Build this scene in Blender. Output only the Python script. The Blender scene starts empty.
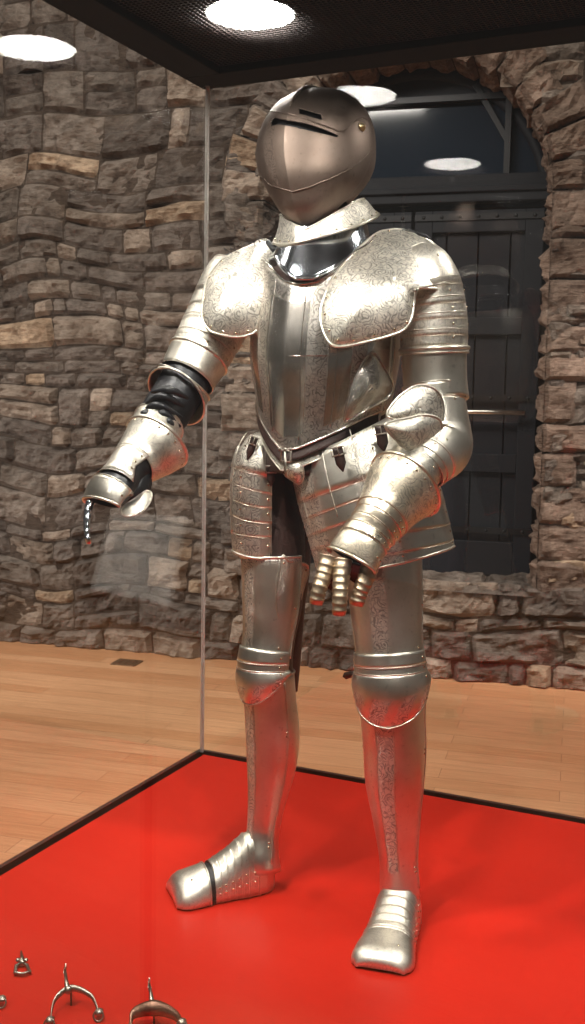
import bpy, math, random
import numpy as np
from mathutils import Vector, Matrix, noise
random.seed(7); rng = np.random.RandomState(7)
scene = bpy.context.scene
COL = scene.collection
R = math.radians

# ------------------------------------------------------------------ camera
FPX = 1044.0
CAMZ = 1.52
PITCH, ROLL = 6.1, 1.0
cam_d = bpy.data.cameras.new('camera'); cam = bpy.data.objects.new('camera', cam_d); COL.objects.link(cam)
cam_d.sensor_fit = 'VERTICAL'; cam_d.sensor_height = 24; cam_d.lens = 24 * FPX / 1024; cam_d.clip_start = .02
CAMM = Matrix.Translation((0, 0, CAMZ)) @ Matrix.Rotation(R(90 - PITCH), 4, 'X') @ Matrix.Rotation(R(ROLL), 4, 'Z')
cam.matrix_world = CAMM
scene.camera = cam
CM = np.array(CAMM)[:3, :3]; CP = np.array([0, 0, CAMZ])

# ------------------------------------------------------------------ world, lights, exposure
w = bpy.data.worlds.new('world'); scene.world = w; w.use_nodes = True
wn = w.node_tree.nodes; wl = w.node_tree.links
bg = wn['Background']; bg.inputs['Color'].default_value = (.80, .74, .68, 1); bg.inputs['Strength'].default_value = .075
vs = scene.view_settings
vs.view_transform = 'Standard'; vs.look = 'None'; vs.gamma = 1; vs.use_curve_mapping = False; vs.exposure = .35
scene.cycles.max_bounces = 12; scene.cycles.transparent_max_bounces = 24
scene.cycles.caustics_reflective = False; scene.cycles.caustics_refractive = False
scene.cycles.sample_clamp_indirect = 6
scene.cycles.use_denoising = True

def spot(name, loc, target, power, angle=50, blend=.6, radius=.04, col=(1, .93, .84)):
    l = bpy.data.lights.new(name, 'SPOT'); l.energy = power; l.spot_size = R(angle); l.spot_blend = blend
    l.shadow_soft_size = radius; l.color = col
    o = bpy.data.objects.new(name, l); COL.objects.link(o); o.location = loc
    o.rotation_euler = (Vector(target) - Vector(loc)).to_track_quat('-Z', 'Y').to_euler(); return o
def area(name, loc, target, power, sx, sy, col=(1, .93, .84)):
    l = bpy.data.lights.new(name, 'AREA'); l.shape = 'RECTANGLE'; l.size = sx; l.size_y = sy; l.energy = power; l.color = col
    o = bpy.data.objects.new(name, l); COL.objects.link(o); o.location = loc
    o.rotation_euler = (Vector(target) - Vector(loc)).to_track_quat('-Z', 'Y').to_euler(); return o
# the gallery's own ceiling lighting, in front of the show case and along the stone wall, plus an added low fill
spot('gallery_spot', (-1.3, .3, 4.6), (.0, 2.4, 1.2), 420, 40)
spot('gallery_spot', (1.3, .3, 4.6), (.1, 2.35, 1.1), 330, 40)
area('wall_wash', (-1.8, 3.6, 4.1), (-1.4, 6.4, .8), 85, 2.6, .3, (1, .93, .86))
spot('wall_fill_spot', (2.9, 3.3, 3.4), (1.9, 5.6, 1.2), 480, 44, .8, .1, (1, .88, .80))
spot('wall_fill_spot', (-3.6, 3.9, 1.5), (-.9, 6.3, .8), 330, 60, .9, .15, (1, .93, .87))  # unseen low fill, added at the left to brighten the lower wall
area('gallery_ceiling_light', (0, 3.2, 4.6), (0, 4.0, 0), 130, 5, 1.6, (1, .9, .78))

# ------------------------------------------------------------------ helpers
def ray(px, py):
    d = CM @ np.array([(px - 292.5) / FPX, -(py - 512) / FPX, -1.0]); return d
def at(px, py, Y):
    d = ray(px, py); return CP + d * (Y / d[1])
def onz(px, py, z):
    d = ray(px, py); return CP + d * ((z - CAMZ) / d[2])
def proj(P):
    q = (np.asarray(P) - CP) @ CM
    return np.stack([292.5 + FPX * q[..., 0] / -q[..., 2], 512 - FPX * q[..., 1] / -q[..., 2]], -1)
def nrm(v):
    v = np.asarray(v, float); return v / (np.linalg.norm(v, axis=-1, keepdims=True) + 1e-12)
def catmull(vals, ts, t):
    vals = np.asarray(vals, float); t = np.atleast_1d(np.clip(t, ts[0], ts[-1]))
    i = np.clip(np.searchsorted(ts, t, side='right') - 1, 0, len(ts) - 2)
    def tang(j):
        a = np.maximum(j - 1, 0); b = np.minimum(j + 1, len(ts) - 1)
        d = (ts[b] - ts[a]); return (vals[b] - vals[a]) / (d[:, None] if vals.ndim > 1 else d)
    h = ts[i + 1] - ts[i]; s = (t - ts[i]) / h
    m0, m1 = tang(i), tang(i + 1)
    if vals.ndim > 1: s = s[:, None]; h = h[:, None]
    return (2*s**3-3*s**2+1)*vals[i] + (s**3-2*s**2+s)*h*m0 + (-2*s**3+3*s**2)*vals[i+1] + (s**3-s**2)*h*m1
def azv(deg, up=0.0):
    a = R(deg); return nrm([-math.sin(a), -math.cos(a), up])

class MB:
    """collects sheets, tubes, boxes and beads; build() links them as one mesh object"""
    def __init__(s): s.v = []; s.f = []; s.m = []; s.e = []; s.c = []; s.smooth = []
    def raw(s, V, F, mi=0, etch=0., smooth=True, col=None):
        b = len(s.v); V = [tuple(map(float, p)) for p in V]; s.v += V
        s.e += list(etch) if hasattr(etch, '__len__') else [etch] * len(V)
        s.c += [col or (1, 1, 1)] * len(V)
        for f in F: s.f.append([b + i for i in f]); s.m.append(mi); s.smooth.append(smooth)
    def sheet(s, P, th=.002, etch=0., mi=0, wrap=False, keep=None, out=None, mi_in=None):
        """P: nu x nv x 3 grid. wrap: closed in v. Gives a solid sheet of thickness th (inwards)."""
        P = np.asarray(P, float); nu, nv = P.shape[:2]
        if wrap: du_ = np.roll(P, -1, 1) - np.roll(P, 1, 1)
        else: du_ = np.gradient(P, axis=1)
        dv_ = np.gradient(P, axis=0)
        N = np.cross(dv_, du_); L = np.linalg.norm(N, axis=-1, keepdims=True)
        N = N / np.maximum(L, 1e-12)
        bad = (L[..., 0] < 1e-10)
        ref = (P - P.reshape(-1, 3).mean(0)) if out is None else np.broadcast_to(np.asarray(out, float), P.shape)
        if np.sum(N * ref) < 0: N = -N; flip = True
        else: flip = False
        N[bad] = 0
        Q = P - N * th
        E = np.broadcast_to(np.asarray(etch, float), (nu, nv)).ravel()
        nn = nu * nv
        F = []; FI = []
        nvv = nv if wrap else nv - 1
        K = np.ones((nu - 1, nvv), bool) if keep is None else keep
        edges = {}
        for i in range(nu - 1):
            for j in range(nvv):
                if not K[i, j]: continue
                j2 = (j + 1) % nv
                q = [i*nv+j, i*nv+j2, (i+1)*nv+j2, (i+1)*nv+j]
                if not flip: q = q[::-1]
                F.append(q); FI.append([nn + k for k in q[::-1]])
                for a, b in zip(q, q[1:] + q[:1]):
                    if (b, a) in edges: del edges[(b, a)]
                    else: edges[(a, b)] = 1
        S = [[b, a, nn + a, nn + b] for a, b in edges]
        s.raw(np.concatenate([P.reshape(-1, 3), Q.reshape(-1, 3)]), F + S, mi, np.concatenate([E, E]))
        b0 = len(s.v) - 2 * nn
        for f in FI: s.f.append([b0 + i for i in f]); s.m.append(mi if mi_in is None else mi_in); s.smooth.append(True)
        return N
    def tube(s, pts, r, n=6, closed=False, mi=0, etch=0.):
        pts = np.asarray(pts, float); m = len(pts)
        r = np.broadcast_to(np.asarray(r, float), (m,))
        T = nrm(np.roll(pts, -1, 0) - np.roll(pts, 1, 0)) if closed else nrm(np.gradient(pts, axis=0))
        up = np.array([0, 0, 1.]);
        if abs(T[0] @ up) > .9: up = np.array([1., 0, 0])
        U = nrm(np.cross(T[0], up)); V = []; 
        for k in range(m):
            U = nrm(U - T[k] * (U @ T[k])); W = np.cross(T[k], U)
            for a in range(n):
                an = 2 * math.pi * a / n; V.append(pts[k] + r[k] * (math.cos(an) * U + math.sin(an) * W))
        F = []
        for k in range(m if closed else m - 1):
            k2 = (k + 1) % m
            for a in range(n):
                a2 = (a + 1) % n; F.append([k*n+a, k*n+a2, k2*n+a2, k2*n+a])
        if not closed: F += [list(range(n))[::-1], [(m-1)*n + a for a in range(n)]]
        s.raw(V, F, mi, etch)
    def bead(s, p, n, r=.0035, mi=1, h=.7):
        n = nrm(n); up = np.array([0, 0, 1.]) if abs(n[2]) < .9 else np.array([1., 0, 0])
        U = nrm(np.cross(n, up)); W = np.cross(n, U); V = []; F = []
        for k, ph in enumerate((0, .6, 1.1)):
            for a in range(7):
                an = 2*math.pi*a/7; V.append(p + r*math.cos(ph)*(math.cos(an)*U + math.sin(an)*W) + n*r*h*math.sin(ph))
        V.append(p + n * r * h)
        for k in range(2):
            for a in range(7): F.append([k*7+a, k*7+(a+1) % 7, (k+1)*7+(a+1) % 7, (k+1)*7+a])
        for a in range(7): F.append([14+a, 14+(a+1) % 7, 21])
        F.append(list(range(7))[::-1]); s.raw(V, F, mi)
    def box(s, c, size, M=None, mi=0, bevel=0, col=None):
        c = np.asarray(c, float); M = np.eye(3) if M is None else np.asarray(M)
        h = np.asarray(size, float) / 2; V = []
        for z in (-1, 1):
            for y in (-1, 1):
                for x in (-1, 1): V.append(c + M @ (h * np.array([x, y, z])))
        s.raw(V, [[0,2,3,1],[4,5,7,6],[0,1,5,4],[2,6,7,3],[0,4,6,2],[1,3,7,5]], mi, 0., False, col)
    def build(s, name, mats, parent=None, base=None, bevel=0):
        me = bpy.data.meshes.new(name)
        o0 = np.zeros(3) if base is None else np.asarray(base, float)
        me.from_pydata([tuple(np.asarray(p) - o0) for p in s.v], [], s.f)
        for m in (mats if isinstance(mats, (list, tuple)) else [mats]): me.materials.append(m)
        me.polygons.foreach_set('material_index', s.m); me.polygons.foreach_set('use_smooth', s.smooth)
        a = me.attributes.new('etch', 'FLOAT', 'POINT'); a.data.foreach_set('value', s.e)
        if any(c != (1, 1, 1) for c in s.c):
            a = me.attributes.new('tone', 'FLOAT_COLOR', 'POINT')
            a.data.foreach_set('color', [x for c in s.c for x in (*c, 1)])
        me.update()
        ob = bpy.data.objects.new(name, me); COL.objects.link(ob)
        if parent is not None: ob.parent = parent
        elif base is not None: ob.location = o0
        if bevel:
            b = ob.modifiers.new('bevel', 'BEVEL'); b.width = bevel; b.segments = 2; b.limit_method = 'ANGLE'
        return ob
def tag(o, label=None, cat=None, group=None, kind=None):
    if label: o['label'] = label
    if cat: o['category'] = cat
    if group: o['group'] = group
    if kind: o['kind'] = kind
    return o
def empty(name, loc, rz=0, parent=None):
    o = bpy.data.objects.new(name, None); COL.objects.link(o); o.location = loc; o.rotation_euler = (0, 0, rz)
    o.empty_display_size = .1
    if parent: o.parent = parent
    return o
def inpoly(x, y, poly):
    c = False; n = len(poly); j = n - 1
    for i in range(n):
        xi, yi = poly[i]; xj, yj = poly[j]
        if (yi > y) != (yj > y) and x < (xj - xi) * (y - yi) / (yj - yi) + xi: c = not c
        j = i
    return c

# ------------------------------------------------------------------ materials
def mat(name):
    m = bpy.data.materials.new(name); m.use_nodes = True; nt = m.node_tree; b = nt.nodes['Principled BSDF']
    return m, nt, b
def nd(nt, t, **kw):
    n = nt.nodes.new(t)
    for k, v in kw.items():
        if k in n.inputs.keys() if isinstance(k, str) else False: n.inputs[k].default_value = v
        else: setattr(n, k, v)
    return n
def ramp(nt, src, stops):
    r = nt.nodes.new('ShaderNodeValToRGB'); e = r.color_ramp.elements
    while len(e) < len(stops): e.new(.5)
    for k, (p, c) in enumerate(stops): e[k].position = p; e[k].color = (*c, 1) if len(c) == 3 else c
    nt.links.new(src, r.inputs[0]); return r.outputs[0]
def mathn(nt, op, a, b=None, clamp=False):
    n = nt.nodes.new('ShaderNodeMath'); n.operation = op; n.use_clamp = clamp
    for k, x in enumerate((a, b)):
        if x is None: continue
        if isinstance(x, (int, float)): n.inputs[k].default_value = x
        else: nt.links.new(x, n.inputs[k])
    return n.outputs[0]
def mixc(nt, fac, a, b, typ='MIX'):
    n = nt.nodes.new('ShaderNodeMix'); n.data_type = 'RGBA'; n.blend_type = typ
    for sock, x in ((n.inputs['Factor'], fac), (n.inputs['A'], a), (n.inputs['B'], b)):
        if isinstance(x, (int, float)): sock.default_value = x
        elif isinstance(x, (tuple, list)): sock.default_value = (*x, 1)
        else: nt.links.new(x, sock)
    return n.outputs['Result']
def flat(name, col, rough=.5, metal=0, spec=.5, bump=0, bscale=200):
    m, nt, b = mat(name); b.inputs['Base Color'].default_value = (*col, 1); b.inputs['Roughness'].default_value = rough
    b.inputs['Metallic'].default_value = metal; b.inputs['Specular IOR Level'].default_value = spec
    tc = nd(nt, 'ShaderNodeTexCoord'); n = nd(nt, 'ShaderNodeTexNoise', Scale=bscale, Detail=4.); nt.links.new(tc.outputs['Object'], n.inputs[0])
    c = mixc(nt, n.outputs[0], tuple(x * .82 for x in col), tuple(min(1, x * 1.15) for x in col)); nt.links.new(c, b.inputs['Base Color'])
    if bump:
        bp = nd(nt, 'ShaderNodeBump', Strength=bump, Distance=.002); nt.links.new(n.outputs[0], bp.inputs['Height']); nt.links.new(bp.outputs[0], b.inputs['Normal'])
    return m
def steel(name, c1, c2, r0, r1):
    m, nt, b = mat(name); L = nt.links.new
    tc = nd(nt, 'ShaderNodeTexCoord'); ob = tc.outputs['Object']
    b.inputs['Metallic'].default_value = 1
    n1 = nd(nt, 'ShaderNodeTexNoise', Scale=9., Detail=6., Roughness=.6); L(ob, n1.inputs[0])
    n2 = nd(nt, 'ShaderNodeTexNoise', Scale=110., Detail=4., Roughness=.6); L(ob, n2.inputs[0])
    # scrollwork: warped rings and leaf cells, engraved as thin lines
    nw = nd(nt, 'ShaderNodeTexNoise', Scale=45., Detail=1.); L(ob, nw.inputs[0])
    vm = nt.nodes.new('ShaderNodeVectorMath'); vm.operation = 'MULTIPLY_ADD'; L(nw.outputs['Color'], vm.inputs[0]); vm.inputs[1].default_value = (.022,)*3; L(ob, vm.inputs[2])
    v1 = nd(nt, 'ShaderNodeTexVoronoi', Scale=27.); L(vm.outputs[0], v1.inputs[0])
    rg = mathn(nt, 'SINE', mathn(nt, 'MULTIPLY', v1.outputs['Distance'], 40.))
    rg = mathn(nt, 'GREATER_THAN', rg, .45)
    nb = nd(nt, 'ShaderNodeTexNoise', Scale=75., Detail=2.); L(ob, nb.inputs[0])
    rg = mathn(nt, 'MULTIPLY', rg, mathn(nt, 'GREATER_THAN', nb.outputs[0], .46))
    v2 = nt.nodes.new('ShaderNodeTexVoronoi'); v2.feature = 'DISTANCE_TO_EDGE'; v2.inputs['Scale'].default_value = 80.; L(vm.outputs[0], v2.inputs['Vector'])
    ed = mathn(nt, 'LESS_THAN', v2.outputs['Distance'], .07)
    pat = mathn(nt, 'MAXIMUM', mathn(nt, 'MULTIPLY', rg, .9), mathn(nt, 'MULTIPLY', ed, .45))
    at_ = nd(nt, 'ShaderNodeAttribute', attribute_name='etch')
    pat = mathn(nt, 'MULTIPLY', pat, at_.outputs['Fac'])
    base = mixc(nt, ramp(nt, n1.outputs[0], [(.35, (0, 0, 0)), (.65, (1, 1, 1))]), c1, c2)
    base = mixc(nt, mathn(nt, 'MULTIPLY', pat, .75), base, tuple(x * .25 for x in c1))
    spk = ramp(nt, n2.outputs[0], [(.30, (1, 1, 1)), (.40, (0, 0, 0))])
    base = mixc(nt, mathn(nt, 'MULTIPLY', spk, .35), base, tuple(x * .45 for x in c1)); L(base, b.inputs['Base Color'])
    ro = nt.nodes.new('ShaderNodeMapRange'); L(n1.outputs[0], ro.inputs[0]); ro.inputs[1].default_value = .3; ro.inputs[2].default_value = .7
    ro.inputs[3].default_value = r0; ro.inputs[4].default_value = r1
    L(mathn(nt, 'ADD', ro.outputs[0], mathn(nt, 'MULTIPLY', at_.outputs['Fac'], .12)), b.inputs['Roughness'])
    h = mathn(nt, 'SUBTRACT', mathn(nt, 'MULTIPLY', n2.outputs[0], .12), mathn(nt, 'MULTIPLY', pat, .9))
    bp = nd(nt, 'ShaderNodeBump', Strength=.9, Distance=.0008); L(h, bp.inputs['Height']); L(bp.outputs[0], b.inputs['Normal'])
    return m
STEEL = steel('etched_steel', (.74, .69, .59), (.90, .85, .75), .30, .44)
HELM = steel('brown_steel', (.17, .125, .10), (.235, .18, .148), .46, .58)
BLUE = steel('polished_steel', (.62, .66, .72), (.75, .77, .80), .12, .2)
RIVET = flat('rivet_metal', (.80, .70, .52), .25, 1)
LEATHER = flat('dark_leather', (.045, .022, .017), .45, bump=.6, bscale=120)
BLACK = flat('black_cloth', (.010, .010, .012), .42, bump=.5, bscale=90)
BRASS = flat('aged_brass', (.62, .47, .25), .3, 1)
IRON = flat('old_iron', (.42, .38, .32), .35, 1, bump=.4, bscale=160)
BROWNIRON = flat('brown_iron', (.30, .17, .12), .42, 1, bump=.4, bscale=160)
BLACKM = flat('black_paint', (.006, .005, .005), .7, spec=.15)
GRILLE = flat('grille_metal', (.03, .02, .018), .55, spec=.3)
TRIM = flat('trim_metal', (.16, .14, .12), .35, .8)

def glassmat():
    m = bpy.data.materials.new('clear_glass'); m.use_nodes = True; nt = m.node_tree; nt.nodes.clear(); L = nt.links.new
    out = nd(nt, 'ShaderNodeOutputMaterial'); mx = nd(nt, 'ShaderNodeMixShader'); tr = nd(nt, 'ShaderNodeBsdfTransparent'); gl = nd(nt, 'ShaderNodeBsdfGlossy')
    tr.inputs[0].default_value = (.985, .99, .985, 1); gl.inputs['Roughness'].default_value = 0.0
    fr = nd(nt, 'ShaderNodeFresnel'); ge = nd(nt, 'ShaderNodeNewGeometry'); mr = nd(nt, 'ShaderNodeMapRange')
    mr.inputs[3].default_value = 1.62; mr.inputs[4].default_value = 1 / 1.62      # thin pane: both faces reflect like air to glass
    L(ge.outputs['Backfacing'], mr.inputs[0]); L(mr.outputs[0], fr.inputs['IOR'])
    L(fr.outputs[0], mx.inputs[0]); L(tr.outputs[0], mx.inputs[1]); L(gl.outputs[0], mx.inputs[2]); L(mx.outputs[0], out.inputs[0])
    return m
GLASS = glassmat()
def emit(name, col, s):
    m = bpy.data.materials.new(name); m.use_nodes = True; nt = m.node_tree; nt.nodes.clear()
    o = nd(nt, 'ShaderNodeOutputMaterial'); e = nd(nt, 'ShaderNodeEmission'); e.inputs[0].default_value = (*col, 1); e.inputs[1].default_value = s
    nt.links.new(e.outputs[0], o.inputs[0]); return m
LAMP = emit('lamp_diffuser', (1, .96, .90), 40)

def redmat():
    m, nt, b = mat('red_platform'); L = nt.links.new
    tc = nd(nt, 'ShaderNodeTexCoord'); n = nd(nt, 'ShaderNodeTexNoise', Scale=2.5, Detail=3.); L(tc.outputs['Object'], n.inputs[0])
    L(mixc(nt, n.outputs[0], (.57, .015, .007), (.65, .023, .010)), b.inputs['Base Color'])
    b.inputs['Roughness'].default_value = .42; b.inputs['Specular IOR Level'].default_value = .25
    return m
RED = redmat()
def woodfloor(ang):
    m, nt, b = mat('oak_floorboards'); L = nt.links.new
    tc = nd(nt, 'ShaderNodeTexCoord'); mp = nd(nt, 'ShaderNodeMapping'); mp.inputs['Rotation'].default_value = (0, 0, -ang); L(tc.outputs['Object'], mp.inputs[0])
    br = nd(nt, 'ShaderNodeTexBrick'); br.offset = .37; br.inputs['Scale'].default_value = 1.
    br.inputs['Mortar Size'].default_value = .0012; br.inputs['Brick Width'].default_value = 1.3; br.inputs['Row Height'].default_value = .115
    br.inputs['Color1'].default_value = (.52, .26, .13, 1); br.inputs['Color2'].default_value = (.64, .36, .20, 1); br.inputs['Mortar'].default_value = (.22, .12, .06, 1)
    L(mp.outputs[0], br.inputs[0])
    mp2 = nd(nt, 'ShaderNodeMapping'); mp2.inputs['Scale'].default_value = (1.2, 22, 1); L(mp.outputs[0], mp2.inputs[0])
    n = nd(nt, 'ShaderNodeTexNoise', Scale=3., Detail=6., Roughness=.65); L(mp2.outputs[0], n.inputs[0])
    c = mixc(nt, 1., br.outputs[0], ramp(nt, n.outputs[0], [(.3, (.74, .70, .66)), (.7, (1.12, 1.1, 1.08))]), 'MULTIPLY')
    L(c, b.inputs['Base Color']); b.inputs['Roughness'].default_value = .45; b.inputs['Specular IOR Level'].default_value = .3
    return m
def stonemat(name='rubble_stone', tint=(1, 1, 1)):
    m, nt, b = mat(name); L = nt.links.new
    tc = nd(nt, 'ShaderNodeTexCoord'); at_ = nd(nt, 'ShaderNodeAttribute', attribute_name='tone')
    n = nd(nt, 'ShaderNodeTexNoise', Scale=7., Detail=9., Roughness=.68); L(tc.outputs['Object'], n.inputs[0])
    mp = nd(nt, 'ShaderNodeMapping'); mp.inputs['Scale'].default_value = (1, 1, 3.2); L(tc.outputs['Object'], mp.inputs[0])
    n2 = nd(nt, 'ShaderNodeTexNoise', Scale=16., Detail=8., Roughness=.7); L(mp.outputs[0], n2.inputs[0])
    c = mixc(nt, 1., at_.outputs['Color'], ramp(nt, n.outputs[0], [(.32, (.50, .42, .36)), (.5, (.9, .86, .82)), (.68, (1.35, 1.32, 1.28))]), 'MULTIPLY')
    c = mixc(nt, .8, c, ramp(nt, n2.outputs[0], [(.34, (.42, .36, .32)), (.48, (1, 1, 1)), (.7, (1.25, 1.22, 1.2))]), 'MULTIPLY')
    c = mixc(nt, 1., c, tint, 'MULTIPLY')
    L(c, b.inputs['Base Color']); b.inputs['Roughness'].default_value = .85; b.inputs['Specular IOR Level'].default_value = .25
    h = mathn(nt, 'ADD', n2.outputs[0], mathn(nt, 'MULTIPLY', n.outputs[0], .8))
    bp = nd(nt, 'ShaderNodeBump', Strength=1., Distance=.035); L(h, bp.inputs['Height']); L(bp.outputs[0], b.inputs['Normal'])
    return m
STONE = stonemat()
MORTAR = stonemat('dark_mortar', (.5, .45, .42))

# ------------------------------------------------------------------ room shell
PZ = .40                                           # top of the show case's red platform
WA = onz(0, 640, 0); WB = onz(585, 690, 0)
wd = nrm((WB - WA) * [1, 1, 0]); wn_ = np.array([wd[1], -wd[0], 0.])      # along the wall, out of the wall (towards us)
wang = math.atan2(wd[1], wd[0])
def warp(u, z):
    a = noise.noise(Vector((u * 1.1, z * 1.4, 3.))) * .10; b = noise.noise(Vector((u * 1.6, z * 1.2, 9.))) * .09; k = min(1, max(0, z / .3))
    return u + a, z + b * k
def wall_rub(u, z, d=0):
    f = min(1, max(0, (abs(u - AC) - AR) / .25)) if z > SILL else min(1, max(0, (SILL - z) / .2))
    if z > AZ + AR: f = min(1, (z - AZ - AR) / .2)
    u2, z2 = warp(u, z); return wall_pt(u + (u2 - u) * f, z + (z2 - z) * f, d)
def wall_pt(u, z, d=0): return WA + wd * u + wn_ * d + np.array([0, 0, z])
def wall_u(px, py):                                 # where a ray meets the wall plane
    d = ray(px, py); t = ((WA - CP) @ wn_) / (d @ wn_); P = CP + d * t; return (P - WA) @ wd, P[2]
MB_ = MB()
MB_.box((0, 2.5, -.05), (16, 14, .1)); fl = MB_.build('floor', woodfloor(wang)); tag(fl, kind='structure')

AU0, _ = wall_u(262, 400); AU1, ZT = wall_u(553, 190)
AC = (AU0 + AU1) / 2; AR = (AU1 - AU0) / 2; AZ = 2.62; SILL = .50
def arch_half(z):
    if z <= AZ: return AR
    q = (z - AZ) / (AR * 1.0); return AR * math.sqrt(max(0, 1 - q * q)) if q < 1 else 0
def stone(mb, u0, u1, z0, z1, d0, tone, P=None, rough=.042, zl=1.):
    P = P or wall_rub
    nu = max(4, int((u1 - u0) / .022)); nz = max(4, int((z1 - z0) * zl / .022))
    g = np.zeros((nz + 1, nu + 1, 3)); sd = random.random() * 50
    tlt = random.uniform(-.012, .012); tl2 = random.uniform(-.012, .012)
    for i in range(nz + 1):
        for j in range(nu + 1):
            a, b = j / nu, i / nz
            e = min(a, 1 - a) * (u1 - u0); f = min(b, 1 - b) * (z1 - z0) * zl
            edge = min(1, min(e, f) / .022)
            d = d0 * (edge ** .5) + (noise.fractal(Vector((a * (u1-u0) * 9 + sd, b * (z1-z0) * zl * 12, sd)), .7, 2.2, 5) * rough + tlt * (a - .5) * 2 + tl2 * (b - .5) * 2) * edge
            w1 = noise.noise(Vector((a * (u1 - u0) * 7 + sd, sd, b * 3))) * .010; w2 = noise.noise(Vector((sd, b * 4, a * (u1 - u0) * 7))) * .010
            g[i, j] = P(u0 + a * (u1 - u0) + (w1 if 0 < j < nu else w1 * .6), z0 + b * (z1 - z0) + w2, d)
    V = g.reshape(-1, 3); m = nu + 1; F = [[i*m+j, i*m+j+1, (i+1)*m+j+1, (i+1)*m+j] for i in range(nz) for j in range(nu)]
    mb.raw(V, F, 0, 0., False, tone)
def tone():
    r = random.random()
    if r < .06: c = (.42, .32, .235)
    elif r < .24: c = (.31, .255, .215)
    elif r < .55: c = (.220, .187, .166)
    else: c = (.160, .135, .122)
    k = random.uniform(.8, 1.2); return tuple(x * k for x in c)
wb = MB()
z = -.02; U0, U1 = -4.2, 6.6
while z < 4.1:
    h = random.choice((.07, .09, .12, .14, .17, .21)) * random.uniform(.9, 1.15)
    u = U0 - random.random() * .3
    while u < U1:
        lw = random.uniform(.10, .44) * (1.15 if h > .15 else .85); a, b = u, u + lw; u = b
        segs = [(a, b)]; hw = arch_half(z + h * .35)
        if z + h * .5 > SILL and hw > 0:
            L0, L1 = AC - hw, AC + hw; segs = []
            if a < L0: segs.append((a, min(b, L0)))
            if b > L1: segs.append((max(a, L1), b))
        for (p, q) in segs:
            if q - p < .035: continue
            if h > .16 and random.random() < .3:
                zz = z + h * random.uniform(.4, .6)
                stone(wb, p + .006, q - .006, z + .005, zz - .004, random.uniform(.015, .05), tone())
                stone(wb, p + .006, q - .006, zz + .004, z + h - .005, random.uniform(.015, .05), tone())
            else: stone(wb, p + .006, q - .006, z + .005, z + h - .005, random.uniform(.012, .055), tone())
    z += h
wall = wb.build('wall_back', STONE); tag(wall, kind='structure')
# mortar core with the arched opening
core = MB(); N = 28
def core_piece(poly):      # polygon in (u,z) extruded backwards
    n = len(poly); V = [wall_pt(a, b, 0) for a, b in poly] + [wall_pt(a, b, -.45) for a, b in poly]
    core.raw(V, [list(range(n)), list(range(n, 2 * n))[::-1]] + [[k, n + k, n + (k + 1) % n, (k + 1) % n] for k in range(n)], 0, 0., False, (.17, .14, .12))
core_piece([(U0, -.05), (AC - AR, -.05), (AC - AR, 4.2), (U0, 4.2)])
core_piece([(AC + AR, -.05), (U1, -.05), (U1, 4.2), (AC + AR, 4.2)])
core_piece([(AC - AR, -.05), (AC + AR, -.05), (AC + AR, SILL), (AC - AR, SILL)])
for k in range(N):
    a0 = AC - AR + 2 * AR * k / N; a1 = AC - AR + 2 * AR * (k + 1) / N
    f = lambda a: AZ + AR * math.sqrt(max(0, 1 - ((a - AC) / AR) ** 2))
    core_piece([(a0, f(a0)), (a1, f(a1)), (a1, 4.2), (a0, 4.2)])
o = core.build('wall_core', MORTAR); tag(o, kind='structure')
# dressed stones of the jambs and the arch, seen on the reveal
jm = MB()
def s_right(q): return q > 0
def jt():
    k = random.uniform(.75, 1.15); return (.27 * k, .200 * k, .165 * k)
for sgn in (-1, 1):
    z = SILL
    while z < AZ:
        h = random.uniform(.13, .25); z1 = min(z + h, AZ)
        P = lambda u, zz, d, s=sgn: wall_pt(AC + s * (AR - d), zz, -u)
        stone(jm, -.03, .42, z + .004, z1 - .004, .02, jt() if s_right(sgn) else tone(), P); z = z1
        P2 = lambda u, zz, d, s=sgn: wall_pt(AC + s * (AR + u), zz, d + .02)
        stone(jm, 0, random.uniform(.16, .3), z - (z1 - z) + .004 - h + .0, z - .004, .03, jt() if s_right(sgn) else tone(), P2, .03)
nA = 17
for k in range(nA):
    t0, t1 = math.pi * k / nA + .006, math.pi * (k + 1) / nA - .006
    def P(u, zz, d, t0=t0, t1=t1):                  # u: depth, zz: 0..1 around
        t = t0 + (t1 - t0) * zz; return wall_pt(AC + (AR - d) * math.cos(t), AZ + (AR - d) * math.sin(t), -u)
    def PF(u, zz, d, t0=t0, t1=t1):
        t = t0 + (t1 - t0) * zz; return wall_pt(AC + (AR + u) * math.cos(t), AZ + (AR + u) * math.sin(t), d + .02)
    c = jt() if k < nA * .6 else tone(); stone(jm, -.03, .42, 0, 1, .02, c, P, .02, .16); stone(jm, 0, random.uniform(.16, .28), 0, 1, .035, c, PF, .035, .2)
o = jm.build('trim_1', STONE); tag(o, kind='structure')
# stone threshold under the door, sloping sill
th = MB()
u = AC - AR
while u < AC + AR - .02:
    u1 = min(u + random.uniform(.2, .5), AC + AR)
    stone(th, -.05, .43, 0, 1, .02, tone(), lambda a, b, d, u=u, u1=u1: wall_pt(u + (u1 - u) * b, SILL + d + .06 * a, -a), .02, u1 - u)
    u = u1
o = th.build('trim_2', STONE); tag(o, kind='structure')

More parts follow.
